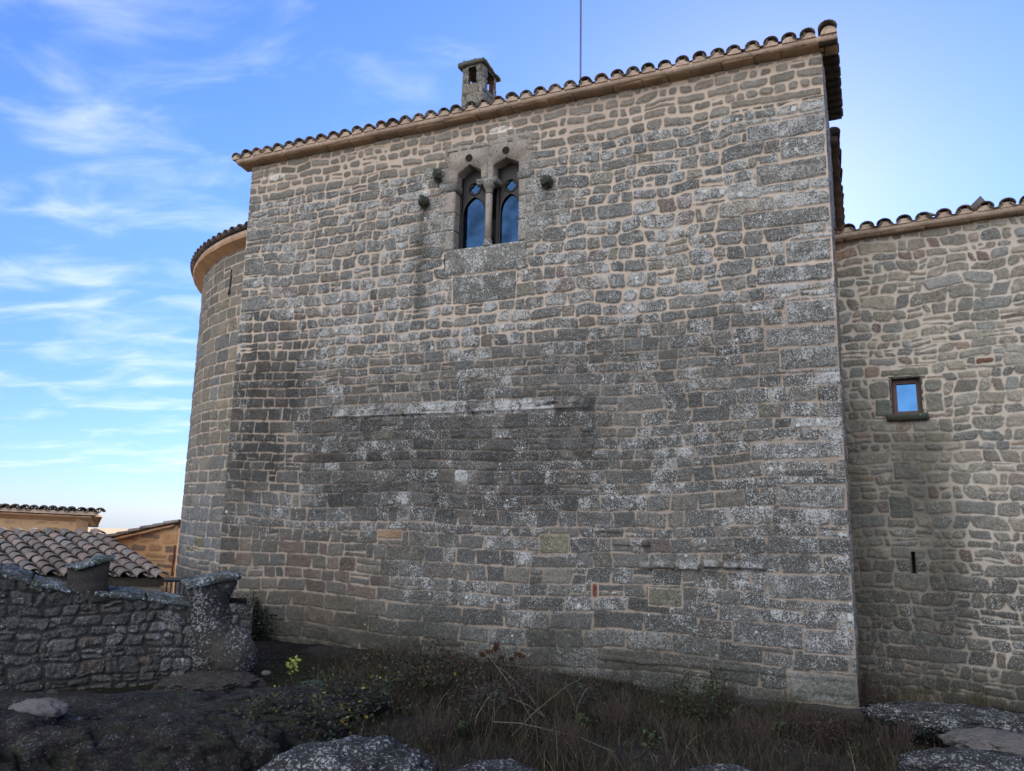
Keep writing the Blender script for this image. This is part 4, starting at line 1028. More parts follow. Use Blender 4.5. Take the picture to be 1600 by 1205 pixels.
c_near = np.array([0.015, 0.013, 0.013])*(1+0.4*tn)[..., None]
mossg = sst(0.05, 0.3, vnoise(X, Y, 1.4, 211))*(1-dry)
c_near = lerp(c_near, np.array([0.026, 0.030, 0.012]), (0.6*mossg)[..., None])
c_far = np.array([0.40, 0.32, 0.21])*(1+0.3*tn)[..., None]
bare = sst(0.05, -0.25, vnoise(X, Y, 1.3, 222)*1.3-0.1+0.35*sst(6.6, 8.2, Y)) if False else 1-sst(-0.25, 0.1, vnoise(X, Y, 1.3, 222)+0.3*sst(6.6, 8.2, Y))
c_near = lerp(c_near, np.array([0.050, 0.045, 0.043])*(1+0.5*fbm(X, Y, 6, 212, 3))[..., None], (0.8*bare)[..., None])
gc = lerp(c_near, c_far, dry[..., None])
m, nt, b = new_mat('ground_soil'); q = NT(nt); tint, _ = q.attr('tint')
g1 = q.noise(40, 5, 0.7); g2 = q.noise(6, 5, 0.6)
bc = q.scale(tint, q.m('MULTIPLY', q.mr(g1, 0.25, 0.75, 0.5, 1.5, False), q.mr(g2, 0.25, 0.75, 0.7, 1.3, False)))
fl = q.mr(q.noise(55, 6, 0.75), 0.66, 0.70, 0.0, 0.4); bc = q.mix(fl, bc, (0.10, 0.11, 0.12))
nt.links.new(bc, b.inputs['Base Color']); b.inputs['Roughness'].default_value = 0.95; b.inputs['Specular IOR Level'].default_value = 0.1
q.bump(q.m('ADD', g1, q.m('MULTIPLY', g2, 2.0)), 1.0, 0.03, b)
P = np.stack([X, Y, Zg], -1).reshape(-1, 3)
put('ground', P, grid_faces(len(gx), len(gy)), m, smooth=True, attrs={'tint': gc.reshape(-1, 3)})['kind'] = 'structure'
def gz(x, y): return float(ground_h(np.array([x]), np.array([y]))[0])
def on_ground(u, v):
    r = ray(u, v); t = 3.0
    for _ in range(400):
        p = r*t
        if p[2]+EYE <= gz(p[0], p[1]): break
        t += 0.03
    return p+np.array([0, 0, EYE])

# ================================================================== parapet wall on the left
PA = np.array([-5.45, 8.60]); PB = np.array([-3.32, 9.80]); dP = (PB-PA)/np.linalg.norm(PB-PA); nP = np.array([-dP[1], dP[0]]); DP = PA@nP
dP3 = np.array([*dP, 0]); oP3 = np.array([*(-nP), 0]); p0s = PA@dP
def Pp(s, z, h=0.0): return np.array([*(dP*(s+p0s)+nP*(DP-h)), z])
def mapP(S, Z, H): return np.stack([dP[0]*(S+p0s)+nP[0]*(DP-H), dP[1]*(S+p0s)+nP[1]*(DP-H), Z], -1)
def px_P(u, v):
    p = on_plane(u, v, nP, DP); return float(p[:2]@dP-p0s), float(p[2])
par = empty('parapet_wall', tuple(Pp(0.8, 0.1)), label='low dark rubble wall with lichened coping in the left foreground', cat='wall')
tops = [px_P(*q_) for q_ in ((-200, 862), (0, 893), (112, 922), (150, 924), (230, 934), (299, 944))]
ts_, tz_ = zip(*tops)
def ptop(s): return np.interp(s, ts_, tz_)
def par_color(S, Z, Rn, mask, fm, fidx):
    st = pal(Rn, [(0.055, 0.053, 0.050), (0.042, 0.039, 0.037), (0.075, 0.068, 0.060), (0.068, 0.050, 0.038), (0.080, 0.078, 0.072)], [0.35, 0.6, 0.8, 0.9, 1.0])*(0.7+0.6*Rn[5])[..., None]
    mo = np.array([0.032, 0.031, 0.030])*np.ones_like(st)
    up_ = sst(-0.30, -0.05, Z-ptop(S)); st = st*(1-0.35*up_)[..., None]
    rgt = sst(1.2, 2.3, S)
    return dict(stone=st, mortar=mo, lichen=0.30+0.42*Rn[4]+0.25*rgt, moss=0.35*up_+0.3*(1-sst(0.2, 0.5, Z)), relief=0.026*np.ones_like(S), rough=2.2)
PZn = dict(gap=cst(0.005), round=cst(0.5), warp=cst(0.065), color=par_color, split=0.3, jit=1.2, slant=0.8, tilt=0.3, edge=0.016, wave=0.08)
s_l, s_r = -2.6, px_P(392, 1000)[0]
wall_mesh('wall', s_l, s_r, -0.35, 1.75, 0.0115, 77, PZn, mapP, par, MASON_DARK, hfun=lambda z, r: r.uniform(0.08, 0.20), wfun=lambda z, r: r.uniform(0.09, 0.34), keepfn=lambda s, z: z < ptop(s), taper=(False, True))
TH_ = 0.42
mb = MB(); prism(mb, [Pp(s_l, -0.3, -TH_), Pp(s_r, -0.3, -TH_), Pp(s_r, 1.0, -TH_), Pp(ts_[2], tz_[2], -TH_), Pp(s_l, ptop(s_l), -TH_)][::-1], -oP3*0.02); mb.build('rear_face', DARKROCK, par)
def coping(name, outline, thick, mat, h0=0.05, seed=1, depth=0.52, amp=0.03):
    """a run of coping stones; outline = list of (u,v) of the lower front edge on the wall plane"""
    pts = [px_P(*q_) for q_ in outline]; mb = MB(); rgc = random.Random(seed)
    for (sa, za), (sb, zb__) in zip(pts[:-1], pts[1:]):
        n_ = max(1, int((sb-sa)/0.45))
        for k in range(n_):
            a = sa+(sb-sa)*k/n_; b_ = sa+(sb-sa)*(k+1)/n_-0.008
            z1_ = za+(zb__-za)*k/n_; z2_ = za+(zb__-za)*(k+1)/n_; t_ = thick*rgc.uniform(0.8, 1.15); hh_ = h0+rgc.uniform(-0.015, 0.02)
            p = [Pp(a, z1_, hh_), Pp(b_, z2_, hh_), Pp(b_, z2_+t_*0.8, hh_), Pp(a, z1_+t_*0.8, hh_)]
            q_ = [x_-oP3*depth+UP*0.05 for x_ in p]
            mb.add(p+q_, [(0, 1, 2, 3), (7, 6, 5, 4), (3, 2, 6, 7), (0, 4, 5, 1), (1, 5, 6, 2), (0, 3, 7, 4)])
    return mb.build(name, mat, par, disp=amp, sub=0.05, seed=seed)
coping('coping', [(-200, 868), (0, 900), (50, 914), (112, 928)], 0.07, COPING, seed=3)
coping('coping', [(148, 930), (230, 939), (302, 950)], 0.06, COPING, seed=4)
# raised block
mb = MB(); pts = [px_P(*q_) for q_ in ((104, 945), (106, 884), (150, 878), (172, 876), (168, 910), (172, 945))[::-1][::-1]]
prism(mb, [Pp(a, b_, 0.01) for a, b_ in pts], -oP3*0.42); mb.build('raised_block', MIDROCK, par, disp=0.04, sub=0.05, seed=5)
mb = MB(); pts = [px_P(*q_) for q_ in ((103, 886), (124, 882), (150, 872), (181, 870), (180, 877), (150, 882), (120, 891))][::-1]
prism(mb, [Pp(a, b_, 0.05) for a, b_ in pts], -oP3*0.50); mb.build('raised_coping', COPING, par, disp=0.02, sub=0.05, seed=6)
# end pillar
PILM = stone_mat('pillar_rubble', (0.045, 0.043, 0.040), (0.022, 0.020, 0.020), 0.60, (0.23, 0.24, 0.245), ns=1.0, bump=1.0)
mb = MB(); pts = [px_P(*q_) for q_ in ((296, 948), (297, 908), (372, 902), (366, 920), (359, 945), (362, 975), (385, 1005), (397, 1045), (385, 1056), (300, 1062))][::-1]
prism(mb, [Pp(a, b_, 0.05) for a, b_ in pts], -oP3*0.5); mb.build('end_pillar', PILM, par, disp=0.055, sub=0.045, seed=7)
mb = MB(); pts = [px_P(*q_) for q_ in ((288, 912), (320, 902), (345, 898), (376, 895), (374, 904), (330, 912), (292, 920))][::-1]
prism(mb, [Pp(a, b_, 0.08) for a, b_ in pts], -oP3*0.55); mb.build('pillar_coping', COPING, par, disp=0.02, sub=0.05, seed=8)
pb = px_P(362, 1022); rock('foot_boulder', Pp(pb[0], pb[1], 0.12), 1, (0.28, 0.26, 0.30), PILM, 91, par, amp=0.3)

# iron railing between the parapet and the keep
rl = empty('iron_railing', (-5.2, 12.0, 0), label='short dark iron railing between the tiled roof and the wall pillar', cat='railing')
def at12(u, v, y=12.2): return at_y(u, v, y)
a, b_ = at12(258, 906), at12(312, 906)
mb = MB(); tube(mb, [a, b_], 0.035, 8); mb.build('top_rail', IRON, rl)
for k in range(8):
    p = a+(b_-a)*(k+0.5)/8; mb = MB(); tube(mb, [p, p-UP*1.0], 0.013, 6); mb.build('baluster', IRON, rl)
mb = MB(); tube(mb, [a-UP*0.9, b_-UP*0.9], 0.02, 8); mb.build('bottom_rail', IRON, rl)

# ================================================================== houses down on the left
def zone_simple(cols, mort, gap=0.012, lich=0.1, seed=0):
    def cc(S, Z, Rn, mask, fm, fidx):
        st = pal(Rn, cols, list(np.linspace(0, 1, len(cols)+1)[1:]))*(0.8+0.4*Rn[5])[..., None]
        mo = np.array(mort)*(0.9+0.15*fbm(S, Z, 2, 6+seed, 3))[..., None]*np.ones_like(st)
        return dict(stone=st, mortar=mo, lichen=lich*Rn[4], moss=0*S, relief=0.015*np.ones_like(S))
    return dict(gap=cst(gap), round=cst(0.5), warp=cst(0.06), color=cc, split=0.15, jit=1.2)
# near house: skewed tiled roof seen from just above eye level
A_ = at_y(262, 903, 13.0); B_ = at_y(157, 834, 15.2)
nh = empty('tiled_house', (A_[0]-2, A_[1]+0.5, -1.5), label='low house at the left under a worn barrel tile roof, half in sun', cat='house')
cc_ = (B_-A_); Lr = np.linalg.norm(cc_); cc_ = cc_/Lr; ee_ = np.array([-0.9995, 0.03, 0.0])
SPH = 0.31
tile_roof('roof', A_+UP*0.0+ee_*0.10, ee_, cc_, 26, int(Lr/0.33)+1, SPH, 0.42, nh, TILE_WARM, seed=51, r0=0.104, r1=0.082, colf=tile_red)
mb = MB(); q0 = A_-UP*0.045+cc_*0.12; prism(mb, [q0, q0+cc_*(Lr-0.1), q0+cc_*(Lr-0.1)+ee_*8, q0+ee_*8], -UP*0.12); mb.build('roof_deck', DARKSOF, nh)
mb = MB(); back = np.array([-ee_[1]*-1, 0, 0]); q0 = A_-UP*0.16+cc_*0.25
w1 = q0; w2_ = q0+ee_*8; w3 = q0+cc_*(Lr-0.4)+ee_*8; w4 = q0+cc_*(Lr-0.4)
vs = [w1, w2_, w3, w4]+[np.array([p[0], p[1], -1.8]) for p in (w1, w2_, w3, w4)]
mb.add(vs, [(0, 4, 5, 1), (1, 5, 6, 2), (2, 6, 7, 3), (3, 7, 4, 0), (0, 1, 2, 3)]); mb.build('wall', CHIM, nh)

ORW = [(0.44, 0.255, 0.13), (0.38, 0.22, 0.12), (0.50, 0.30, 0.15), (0.30, 0.18, 0.11)]
# far house with the overhanging eave
fh = empty('far_house', (-11.5, 18.5, -2), label='farther house at the left edge whose curved cornice ends in the open sky', cat='house')
yF = 18.0
def FH(u, v, dy=0.0): return at_y(u, v, yF+dy)
er, el = FH(160, 806), FH(-60, 796)
ev = (el-er)/np.linalg.norm(el-er)
zw = zone_simple([(0.30, 0.20, 0.12), (0.22, 0.15, 0.10), (0.34, 0.24, 0.15)], (0.46, 0.30, 0.17), gap=0.03, seed=1)
wr = FH(137, 830, 0.25)
def mapFH(S, Z, H): return np.stack([wr[0]-S, wr[1]+0*S-H, Z], -1)
wall_mesh('wall', 0, 5.0, -2.2, 1.98, 0.025, 55, zw, mapFH, fh, MASON_WARM, hfun=lambda z, r: r.uniform(0.12, 0.2), wfun=lambda z, r: r.uniform(0.15, 0.4), flip=True)
mb = MB(); quadwall(mb, wr[:2], wr[:2]+np.array([-2.7, 4.0]), -2.2, 1.95); mb.build('gable_wall', SOFFIT_O, fh)
mb = MB(); n_ = 7; sec = []
for k in range(n_): 
    t_ = k/(n_-1); sec.append((0.02+0.36*(t_**1.6), -0.30+0.25*t_))
pts = [er-ev*0.0+np.array([0, -a, b_]) + np.array([0, 0.36, 0.02]) for a, b_ in sec]+[er+np.array([0, 0.5, 0.0])]
pts = [p-ev*0 for p in pts]
for (s0_, s1_, sc_) in ((0.25, 5.2, 1.0),):
    prism(mb, [p+ev*s0_ for p in pts], ev*(s1_-s0_))
# return of the moulding round the corner
p0_ = [er+ev*0.25+np.array([0, 0.36-a, b_+0.02]) for a, b_ in sec]
for k in range(n_-1):
    a1_, b1_ = sec[k]; a2_, b2_ = sec[k+1]
    q1 = er+ev*(0.27-a1_*0.75)+np.array([0, 0.36-a1_, b1_+0.02]); q2 = er+ev*(0.27-a2_*0.75)+np.array([0, 0.36-a2_, b2_+0.02])
    mb.add([p0_[k], p0_[k+1], q2, q1, q1+np.array([-2.0, 3, 0]), q2+np.array([-2.0, 3, 0])], [(0, 1, 2, 3), (3, 2, 5, 4)])
mb.build('cornice', SOFFIT_O, fh, disp=0.015, sub=0.12)
cf_ = np.array([-0.60, math.cos(R(2)), math.sin(R(2))]); cf_ /= np.linalg.norm(cf_)
tile_roof('roof', er+UP*0.06+ev*0.02-np.array([0, 0.03, 0]), ev, cf_, 24, 3, 0.228, 0.42, fh, TILE_WARM, seed=52, r0=0.105, r1=0.085, colf=tile_dark)
mb = MB(); prism(mb, [er+UP*0.0+ev*0.1, er+UP*0.0+ev*0.1+cf_*1.0, er+ev*0.1+cf_*1.0+UP*0.08, er+ev*0.1+UP*0.08], ev*5); mb.build('roof_deck', CORNICE, fh)
# gable house by the tower
gh = empty('gable_house', (-9.4, 21, -2), label='orange stone house wall with sloping tiled verge, close by the round tower', cat='house')
yG = 20.5
def GH(u, v, dy=0): return at_y(u, v, yG+dy)
gr, gl_ = GH(271, 905), GH(150, 905)
zw2 = zone_simple([(0.36, 0.22, 0.13), (0.28, 0.18, 0.12), (0.20, 0.145, 0.115), (0.42, 0.25, 0.135)], (0.50, 0.33, 0.19), gap=0.022, seed=2)
rA, rB = GH(158, 848), GH(272, 822)
def mapGH(S, Z, H): return np.stack([gr[0]-S, gr[1]+0.10*S-H, Z], -1)
def ghtop(s): return np.interp(s, [0, gr[0]-rA[0]], [rB[2], rA[2]])
wall_mesh('wall', 0, 3.4, -2.2, 2.1, 0.028, 56, zw2, mapGH, gh, MASON_WARM, hfun=lambda z, r: r.uniform(0.15, 0.3), wfun=lambda z, r: r.uniform(0.25, 0.6), flip=True, keepfn=lambda s, z: z < ghtop(s))
mb = MB(); quadwall(mb, np.array([gr[0], gr[1]+0.02]), np.array([gr[0]+0.3, gr[1]+3]), -2.2, rB[2]-0.05, th=0.2); mb.build('side_wall', SOFFIT_O, gh)
gv = (rA-rB)/np.linalg.norm(rA-rB)
mb = MB(); q0 = rB-gv*0.02+np.array([0, -0.10, -0.02]); prism(mb, [q0, q0+gv*2.9, q0+gv*2.9+UP*0.06, q0+UP*0.06], np.array([0, 1.5, 0])); mb.build('verge_bed', SOFFIT_O, gh, disp=0.02, sub=0.12)
tile_roof('roof', rB+gv*2.7+np.array([0, -0.06, 0.07]), np.array([0, 1.0, 0]), -gv, 8, 9, 0.24, 0.40, gh, TILE_WARM, seed=53, r0=0.11, r1=0.085, colf=tile_red)
mb = MB(); tube(mb, [GH(273, 852, -0.1), GH(272, 868, -0.1), GH(268, 900, -0.1)], 0.025, 8); mb.build('drain_pipe', plain('rust_pipe', (0.12, 0.035, 0.015), 0.7), gh)

# ================================================================== rocks
def place_rock(name, u, v, y, sx, sy, sz, mat, seed, label, rot=0.0, cat='rock', flat=None, group=None, amp=0.25):
    p = at_y(u, v, y); return tag(rock(name, p, 1, (sx, sy, sz), mat, seed, None, 6 if sx > 0.5 else 5, amp, 2.6, loc=(p[0], p[1], p[2]-sz), rot=rot, flat=flat), label, cat, group)
place_rock('rock_slab', 150, 1152, 7.0, 2.1, 0.62, 0.30, DARKROCK, 301, 'broad dark rock ledge with white specks, lower left corner', 0.15, flat=0.6)
place_rock('rock_slab', -60, 1205, 6.2, 1.3, 0.5, 0.42, DARKROCK, 302, 'dark bare rock block at the bottom left edge, under the pale stone', 0.1, flat=0.6)
place_rock('rock_slab', 250, 1190, 6.5, 1.0, 0.45, 0.33, DARKROCK, 303, 'dark cracked rock face below the ledge, left of the brambles', 0.3, flat=0.7)
place_rock('pale_stone', 62, 1108, 6.35, 0.22, 0.14, 0.075, PALEROCK, 304, 'pale pinkish flat stone lying on the dark ledge at lower left', 0.1, cat='stone')
place_rock('boulder', 545, 1222, 5.2, 0.62, 0.50, 0.22, LICHROCK, 305, 'rounded boulder crusted with white lichen at the bottom centre left', 0.1, cat='boulder')
place_rock('rock_slab', 330, 1075, 8.6, 0.55, 0.4, 0.14, MIDROCK, 306, 'low brown rock shelf in front of the wall pillar', 0.2, flat=0.6)
place_rock('rock_slab', 470, 1100, 8.0, 0.9, 0.5, 0.12, DARKROCK, 307, 'flat dark bedrock between the pillar and the brambles', 0.1, flat=0.5)
place_rock('rock', 770, 1216, 5.7, 0.34, 0.26, 0.09, LICHROCK, 308, 'low lichen spotted rock at the bottom centre, right of the boulder', 0.2)
place_rock('rock', 1135, 1222, 5.9, 0.30, 0.24, 0.10, LICHROCK, 309, 'lichened rock in the grass at the bottom, below the keep corner', -0.2)
place_rock('rock_slab', 1500, 1126, 7.9, 0.85, 0.45, 0.10, LICHROCK, 310, 'flat rock speckled with white lichen in the dry grass, right under the wing', -0.35, flat=0.7)
place_rock('rock_slab', 1585, 1166, 7.2, 0.60, 0.34, 0.09, PALEROCK, 311, 'pale smooth rock at the right edge of the picture', -0.2, flat=0.7)
place_rock('rock_slab', 1530, 1200, 6.5, 0.60, 0.35, 0.10, LICHROCK, 312, 'blue grey lichen covered rock in the lower right corner', -0.1, flat=0.7)
place_rock('small_stone', 416, 1052, 9.6, 0.06, 0.05, 0.03, PALEROCK, 313, 'single small pale stone on the ground right of the wall pillar', cat='stone')
place_rock('small_stone', 378, 1123, 7.6, 0.10, 0.06, 0.03, PALEROCK, 314, 'small flat brown stone left of the yellow leaved brambles', cat='stone')
for i, (u, v, y, w_, lb) in enumerate(((474, 1028, 11.6, 0.42, 'left one of two long ledge stones at the foot of the keep'), (548, 1035, 11.3, 0.50, 'right one of two long ledge stones at the foot of the keep'))):
    p = at_y(u, v, y); mb = MB(); c0 = p-dF3*w_-UP*0.14+oF3*0.05; box_axes(mb, c0, dF3, -oF3, UP, w_*1.95, 0.35, 0.17)
    tag(mb.build('ledge_stone', MIDROCK, None, loc=tuple(c0), disp=0.03, sub=0.06, seed=60+i), lb, 'stone')
mb = MB(); c0 = F(-0.9, -0.36, 0.12); box_axes(mb, c0-dF3*2.4, dF3, -oF3, UP, 3.5, 0.3, 0.36)
tag(mb.build('plinth_stone', MIDROCK, None, loc=tuple(c0), disp=0.04, sub=0.08, seed=66), 'long mossy footing stone under the right corner of the keep', 'stone')

# ================================================================== plants
def leafmat(name, rough=0.6):
    m, nt, b = new_mat(name); q = NT(nt); tint, _ = q.attr('tint')
    nt.links.new(q.scale(tint, q.mr(q.noise(25, 3, 0.6), 0.3, 0.7, 0.75, 1.25, False)), b.inputs['Base Color']); b.inputs['Roughness'].default_value = rough
    b.inputs['Specular IOR Level'].default_value = 0.25
    return m
LEAF = leafmat('leaf'); DRY = leafmat('dry_stalk', 0.9)
def blades(name, pts, hts, wid, cols, mat, seed, lean=0.35, segs=3, loc=None, parent=None):
    rs = np.random.RandomState(seed); n = len(pts); P = np.asarray(pts, float)
    az = rs.rand(n)*2*np.pi; ln = lean*(0.3+rs.rand(n)); fa = rs.rand(n)*2*np.pi
    w = np.stack([np.cos(fa), np.sin(fa), 0*fa], -1)*wid*(0.6+0.8*rs.rand(n))[:, None]
    V = []; C = []
    for k in range(segs+1):
        t = k/segs; c = P+np.stack([np.cos(az)*ln*t*t*hts, np.sin(az)*ln*t*t*hts, t*hts*(1-0.25*ln*t)], -1)
        ww = w*(1-0.85*t)
        V += [c-ww, c+ww]; C += [cols, cols]
    V = np.stack(V, 1).reshape(-1, 3); C = np.stack(C, 1).reshape(-1, 3); m_ = 2*(segs+1)
    base = np.arange(n)[:, None]*m_
    f = np.concatenate([base+np.array([[2*k, 2*k+1, 2*k+3, 2*k+2]]) for k in range(segs)], 0)
    return put(name, V, f, mat, parent, attrs={'tint': C}, loc=loc)
def leaves(P, size, cols, rs, up=0.4):
    n = len(P); d = rs.normal(size=(n, 3)); d[:, 2] *= 0.6; d /= np.linalg.norm(d, axis=1)[:, None]
    nn = rs.normal(size=(n, 3)); nn[:, 2] += up*2; s = np.cross(d, nn); s /= np.linalg.norm(s, axis=1)[:, None]; nn = np.cross(s, d)
    L = size*(0.6+0.8*rs.rand(n))[:, None]
    V = np.stack([P, P+d*L*0.4+s*L*0.30+nn*L*0.06, P+d*L*1.0, P+d*L*0.4-s*L*0.30+nn*L*0.06, P+d*L*0.75+s*L*0.2-nn*L*0.03, P+d*L*0.75-s*L*0.2-nn*L*0.03], 1).reshape(-1, 3)
    b0 = np.arange(n)[:, None]*6
    f = np.concatenate([b0+np.array([[0, 1, 4, 2]]), b0+np.array([[0, 2, 5, 3]])], 0)
    return V, f, np.repeat(cols, 6, axis=0)
def stems_mesh(mb, c, n, rg_, hmin, hmax, spread, arch, rad, col):
    tips = []
    for _ in range(n):
        a = rg_.uniform(0, 6.28); r0 = rg_.uniform(0, spread*0.5); h = rg_.uniform(hmin, hmax); L = rg_.uniform(0.4, 1)*arch
        p0 = Vector(c)+Vector((math.cos(a)*r0, math.sin(a)*r0, -0.03)); pts = []
        for k in range(7):
            t = k/6; pts.append(p0+Vector((math.cos(a+t*0.6)*L*t, math.sin(a+t*0.6)*L*t, h*(math.sin(t*2.4)/0.93 if arch > h*0.5 else t))))
        tube(mb, pts, [rad*(1-0.1*k) for k in range(7)], 4, col, cap=False); tips.append(pts)
    return tips
def bush(name, pos, rx, ry, rz, nleaf, lsize, colset, label, cat, seed, nst=14, group=None, yellow=0.0, stemcol=(0.05, 0.03, 0.025), arch=None):
    rs = np.random.RandomState(seed); rg_ = random.Random(seed)
    o = empty(name, tuple(pos), label=label, cat=cat, group=group)
    mb = MB(); tips = stems_mesh(mb, pos, nst, rg_, rz*0.7, rz*1.3, rx*0.5, arch if arch is not None else rx, 0.004, stemcol)
    mb.build('stems', DRY, o, attr=True)
    pts = []
    nc = max(6, nleaf//28)
    for k in range(nc):
        if rs.rand() < 0.6:
            tp = tips[rs.randint(len(tips))]; c = np.array(tp[rs.randint(1, 7)])
        else:
            d = rs.normal(size=3); d /= np.linalg.norm(d); c = np.array(pos)+np.array([d[0]*rx, d[1]*ry, abs(d[2])*rz])*rs.rand()**0.4
        pts.append(c+rs.normal(size=(nleaf//nc, 3))*np.array([0.075, 0.075, 0.05]))
    Pn = np.concatenate(pts); Pn[:, 2] = np.maximum(Pn[:, 2], ground_h(Pn[:, 0], Pn[:, 1])+0.01)
    ci = rs.randint(len(colset), size=len(Pn)); C = np.array(colset)[ci]*(0.6+0.8*rs.rand(len(Pn)))[:, None]
    yl = rs.rand(len(Pn)) < yellow; C[yl] = np.array([0.30, 0.24, 0.035])
    V, f, Cc = leaves(Pn, lsize, C, rs)
    put('foliage', V, f, LEAF, o, attrs={'tint': Cc})
    return o
GREEN = [(0.030, 0.042, 0.018), (0.022, 0.035, 0.018), (0.040, 0.048, 0.022)]
GREYG = [(0.045, 0.055, 0.045), (0.035, 0.045, 0.038), (0.03, 0.035, 0.03)]
BROWN = [(0.040, 0.026, 0.022), (0.055, 0.036, 0.028), (0.030, 0.020, 0.018)]
def gp(u, v, y=None):
    p = on_ground(u, v) if y is None else at_y(u, v, y)
    return (p[0], p[1], gz(p[0], p[1]))
bush('bramble_bush', gp(470, 1180), 0.55, 0.4, 0.38, 1500, 0.036, GREEN, 'low bramble with scattered yellow leaves at the bottom, above the boulder', 'bush', 401, yellow=0.03)
bush('bramble_bush', gp(560, 1125), 0.60, 0.4, 0.35, 1500, 0.036, GREEN+GREYG, 'dark bramble thicket with a few yellow leaves left of the dry stalks', 'bush', 402, yellow=0.02)
bush('bramble_bush', gp(650, 1085), 0.65, 0.4, 0.42, 1700, 0.036, GREEN+BROWN, 'tangled bramble under the dried flower heads at the foot of the keep', 'bush', 403, yellow=0.008)
bush('bramble_bush', gp(760, 1120), 0.55, 0.4, 0.34, 1100, 0.034, GREYG+BROWN, 'thin dark bramble in the middle of the undergrowth', 'bush', 404, yellow=0.004)
bush('green_shrub', gp(1085, 1128), 0.42, 0.3, 0.36, 1500, 0.030, GREEN, 'small dense green shrub before the keep, right of centre', 'shrub', 405)
bush('green_shrub', gp(900, 1105), 0.50, 0.3, 0.22, 900, 0.030, GREYG, 'low grey green shrub against the foot of the keep', 'shrub', 406)
bush('dry_shrub', gp(1385, 1125), 0.35, 0.3, 0.40, 900, 0.022, BROWN+[(0.07, 0.05, 0.028)], 'brown dry shrub in the corner between keep and wing', 'shrub', 407, nst=26, arch=0.2)
bush('dry_shrub', gp(1290, 1175), 0.45, 0.3, 0.26, 900, 0.022, BROWN, 'reddish brown dry shrub in front of the keep corner', 'shrub', 408, nst=26, arch=0.2)
for i, (u, v, rx_, h_, lb) in enumerate(((820, 1100, 0.40, 0.42, 'twiggy dead shrub below the dried flowers, in the middle'), (960, 1150, 0.45, 0.36, 'twiggy reddish shrub in the middle right foreground'), (1180, 1180, 0.40, 0.34, 'low twiggy shrub between the two bottom rocks at right'),
        (1130, 1110, 0.40, 0.30, 'low brown twigs near the foot of the keep beside the green shrub'), (1345, 1110, 0.26, 0.50, 'tall brown twigs standing right at the keep corner'), (1400, 1190, 0.45, 0.34, 'brown twiggy shrub in front of the lower right rocks'), (880, 1190, 0.45, 0.30, 'low purple brown twigs at the bottom centre'), (680, 1170, 0.42, 0.36, 'purple brown twigs behind the lichened boulder'), (1250, 1150, 0.4, 0.20, 'grey brown twigs below the big pale corner stone'))):
    bush('twiggy_shrub', gp(u, v), rx_, 0.3, h_, 420, 0.018, [(0.038, 0.028, 0.023), (0.052, 0.040, 0.030), (0.028, 0.034, 0.018)], lb, 'shrub', 440+i, nst=60, stemcol=(0.060, 0.042, 0.038), arch=0.16)
bush('ivy_clump', tuple(F(-8.62, 0.12, 0.22)), 0.42, 0.2, 0.50, 2600, 0.045, [(0.012, 0.018, 0.010), (0.016, 0.022, 0.012)], 'very dark ivy clump between the wall pillar and the keep', 'ivy', 409, nst=8)
# climbing twigs
cw = empty('climbing_ivy', tuple(F(-8.7, 0.3, 0.05)), label='thin ivy twigs climbing the lower left of the keep wall', cat='ivy')
for i, (u0, v0, u1, v1) in enumerate(((396, 985, 395, 918), (410, 985, 414, 950), (398, 960, 402, 935))):
    rs = np.random.RandomState(500+i); a = on_plane(u0, v0, nF, DF-0.05); b_ = on_plane(u1, v1, nF, DF-0.05)
    pts = [a+(b_-a)*t+dF3*0.015*math.sin(t*9+i) for t in np.linspace(0, 1, 9)]
    mb = MB(); tube(mb, pts, [0.008-0.0006*k for k in range(9)], 5, (0.03, 0.022, 0.018)); mb.build('twig', DRY, cw, attr=True)
    Pn = np.array([pts[rs.randint(9)]+rs.normal(size=3)*0.018 for _ in range(70)]); V, f, Cc = leaves(Pn, 0.028, np.tile((0.02, 0.026, 0.014), (70, 1)), rs); put('leaves', V, f, LEAF, cw, attrs={'tint': Cc})
# yellow-green sapling
def small_plant(name, pos, h, n, ls, col, label, cat, seed, nst=3, group=None):
    rs = np.random.RandomState(seed); rg_ = random.Random(seed); o = empty(name, tuple(pos), label=label, cat=cat, group=group)
    mb = MB(); tips = stems_mesh(mb, pos, nst, rg_, h*0.8, h, 0.05, h*0.25, 0.003, (0.06, 0.05, 0.03)); mb.build('stem', DRY, o, attr=True)
    Pn = np.array([np.array(tips[rs.randint(nst)][rs.randint(3, 7)])+rs.normal(size=3)*0.025 for _ in range(n)])
    V, f, Cc = leaves(Pn, ls, np.tile(col, (n, 1))*(0.7+0.6*rs.rand(n))[:, None], rs, 1.0); put('leaves', V, f, LEAF, o, attrs={'tint': Cc}); return o
p = gp(458, 1068); small_plant('yellow_sapling', p, 0.30, 46, 0.065, (0.26, 0.30, 0.07), 'bright yellow green sapling standing alone before the ledge stones', 'sapling', 601)
for i, (u, v, lb) in enumerate(((500, 1170, 'yellow leaved shoot above the lichened boulder'), (545, 1155, 'yellow leaved shoot in the brambles, right of the first one'), (435, 1190, 'small yellow shoot left of the lichened boulder'), (610, 1010, 'tall thin weed with a yellow top against the keep wall'))):
    p = gp(u, v) if i < 3 else tuple(F(-6.35, 0.1, 0.25)); small_plant('yellow_shoot', p, 0.32 if i < 3 else 0.75, 16 if i < 3 else 12, 0.045, (0.30, 0.22, 0.04), lb, 'plant', 610+i)
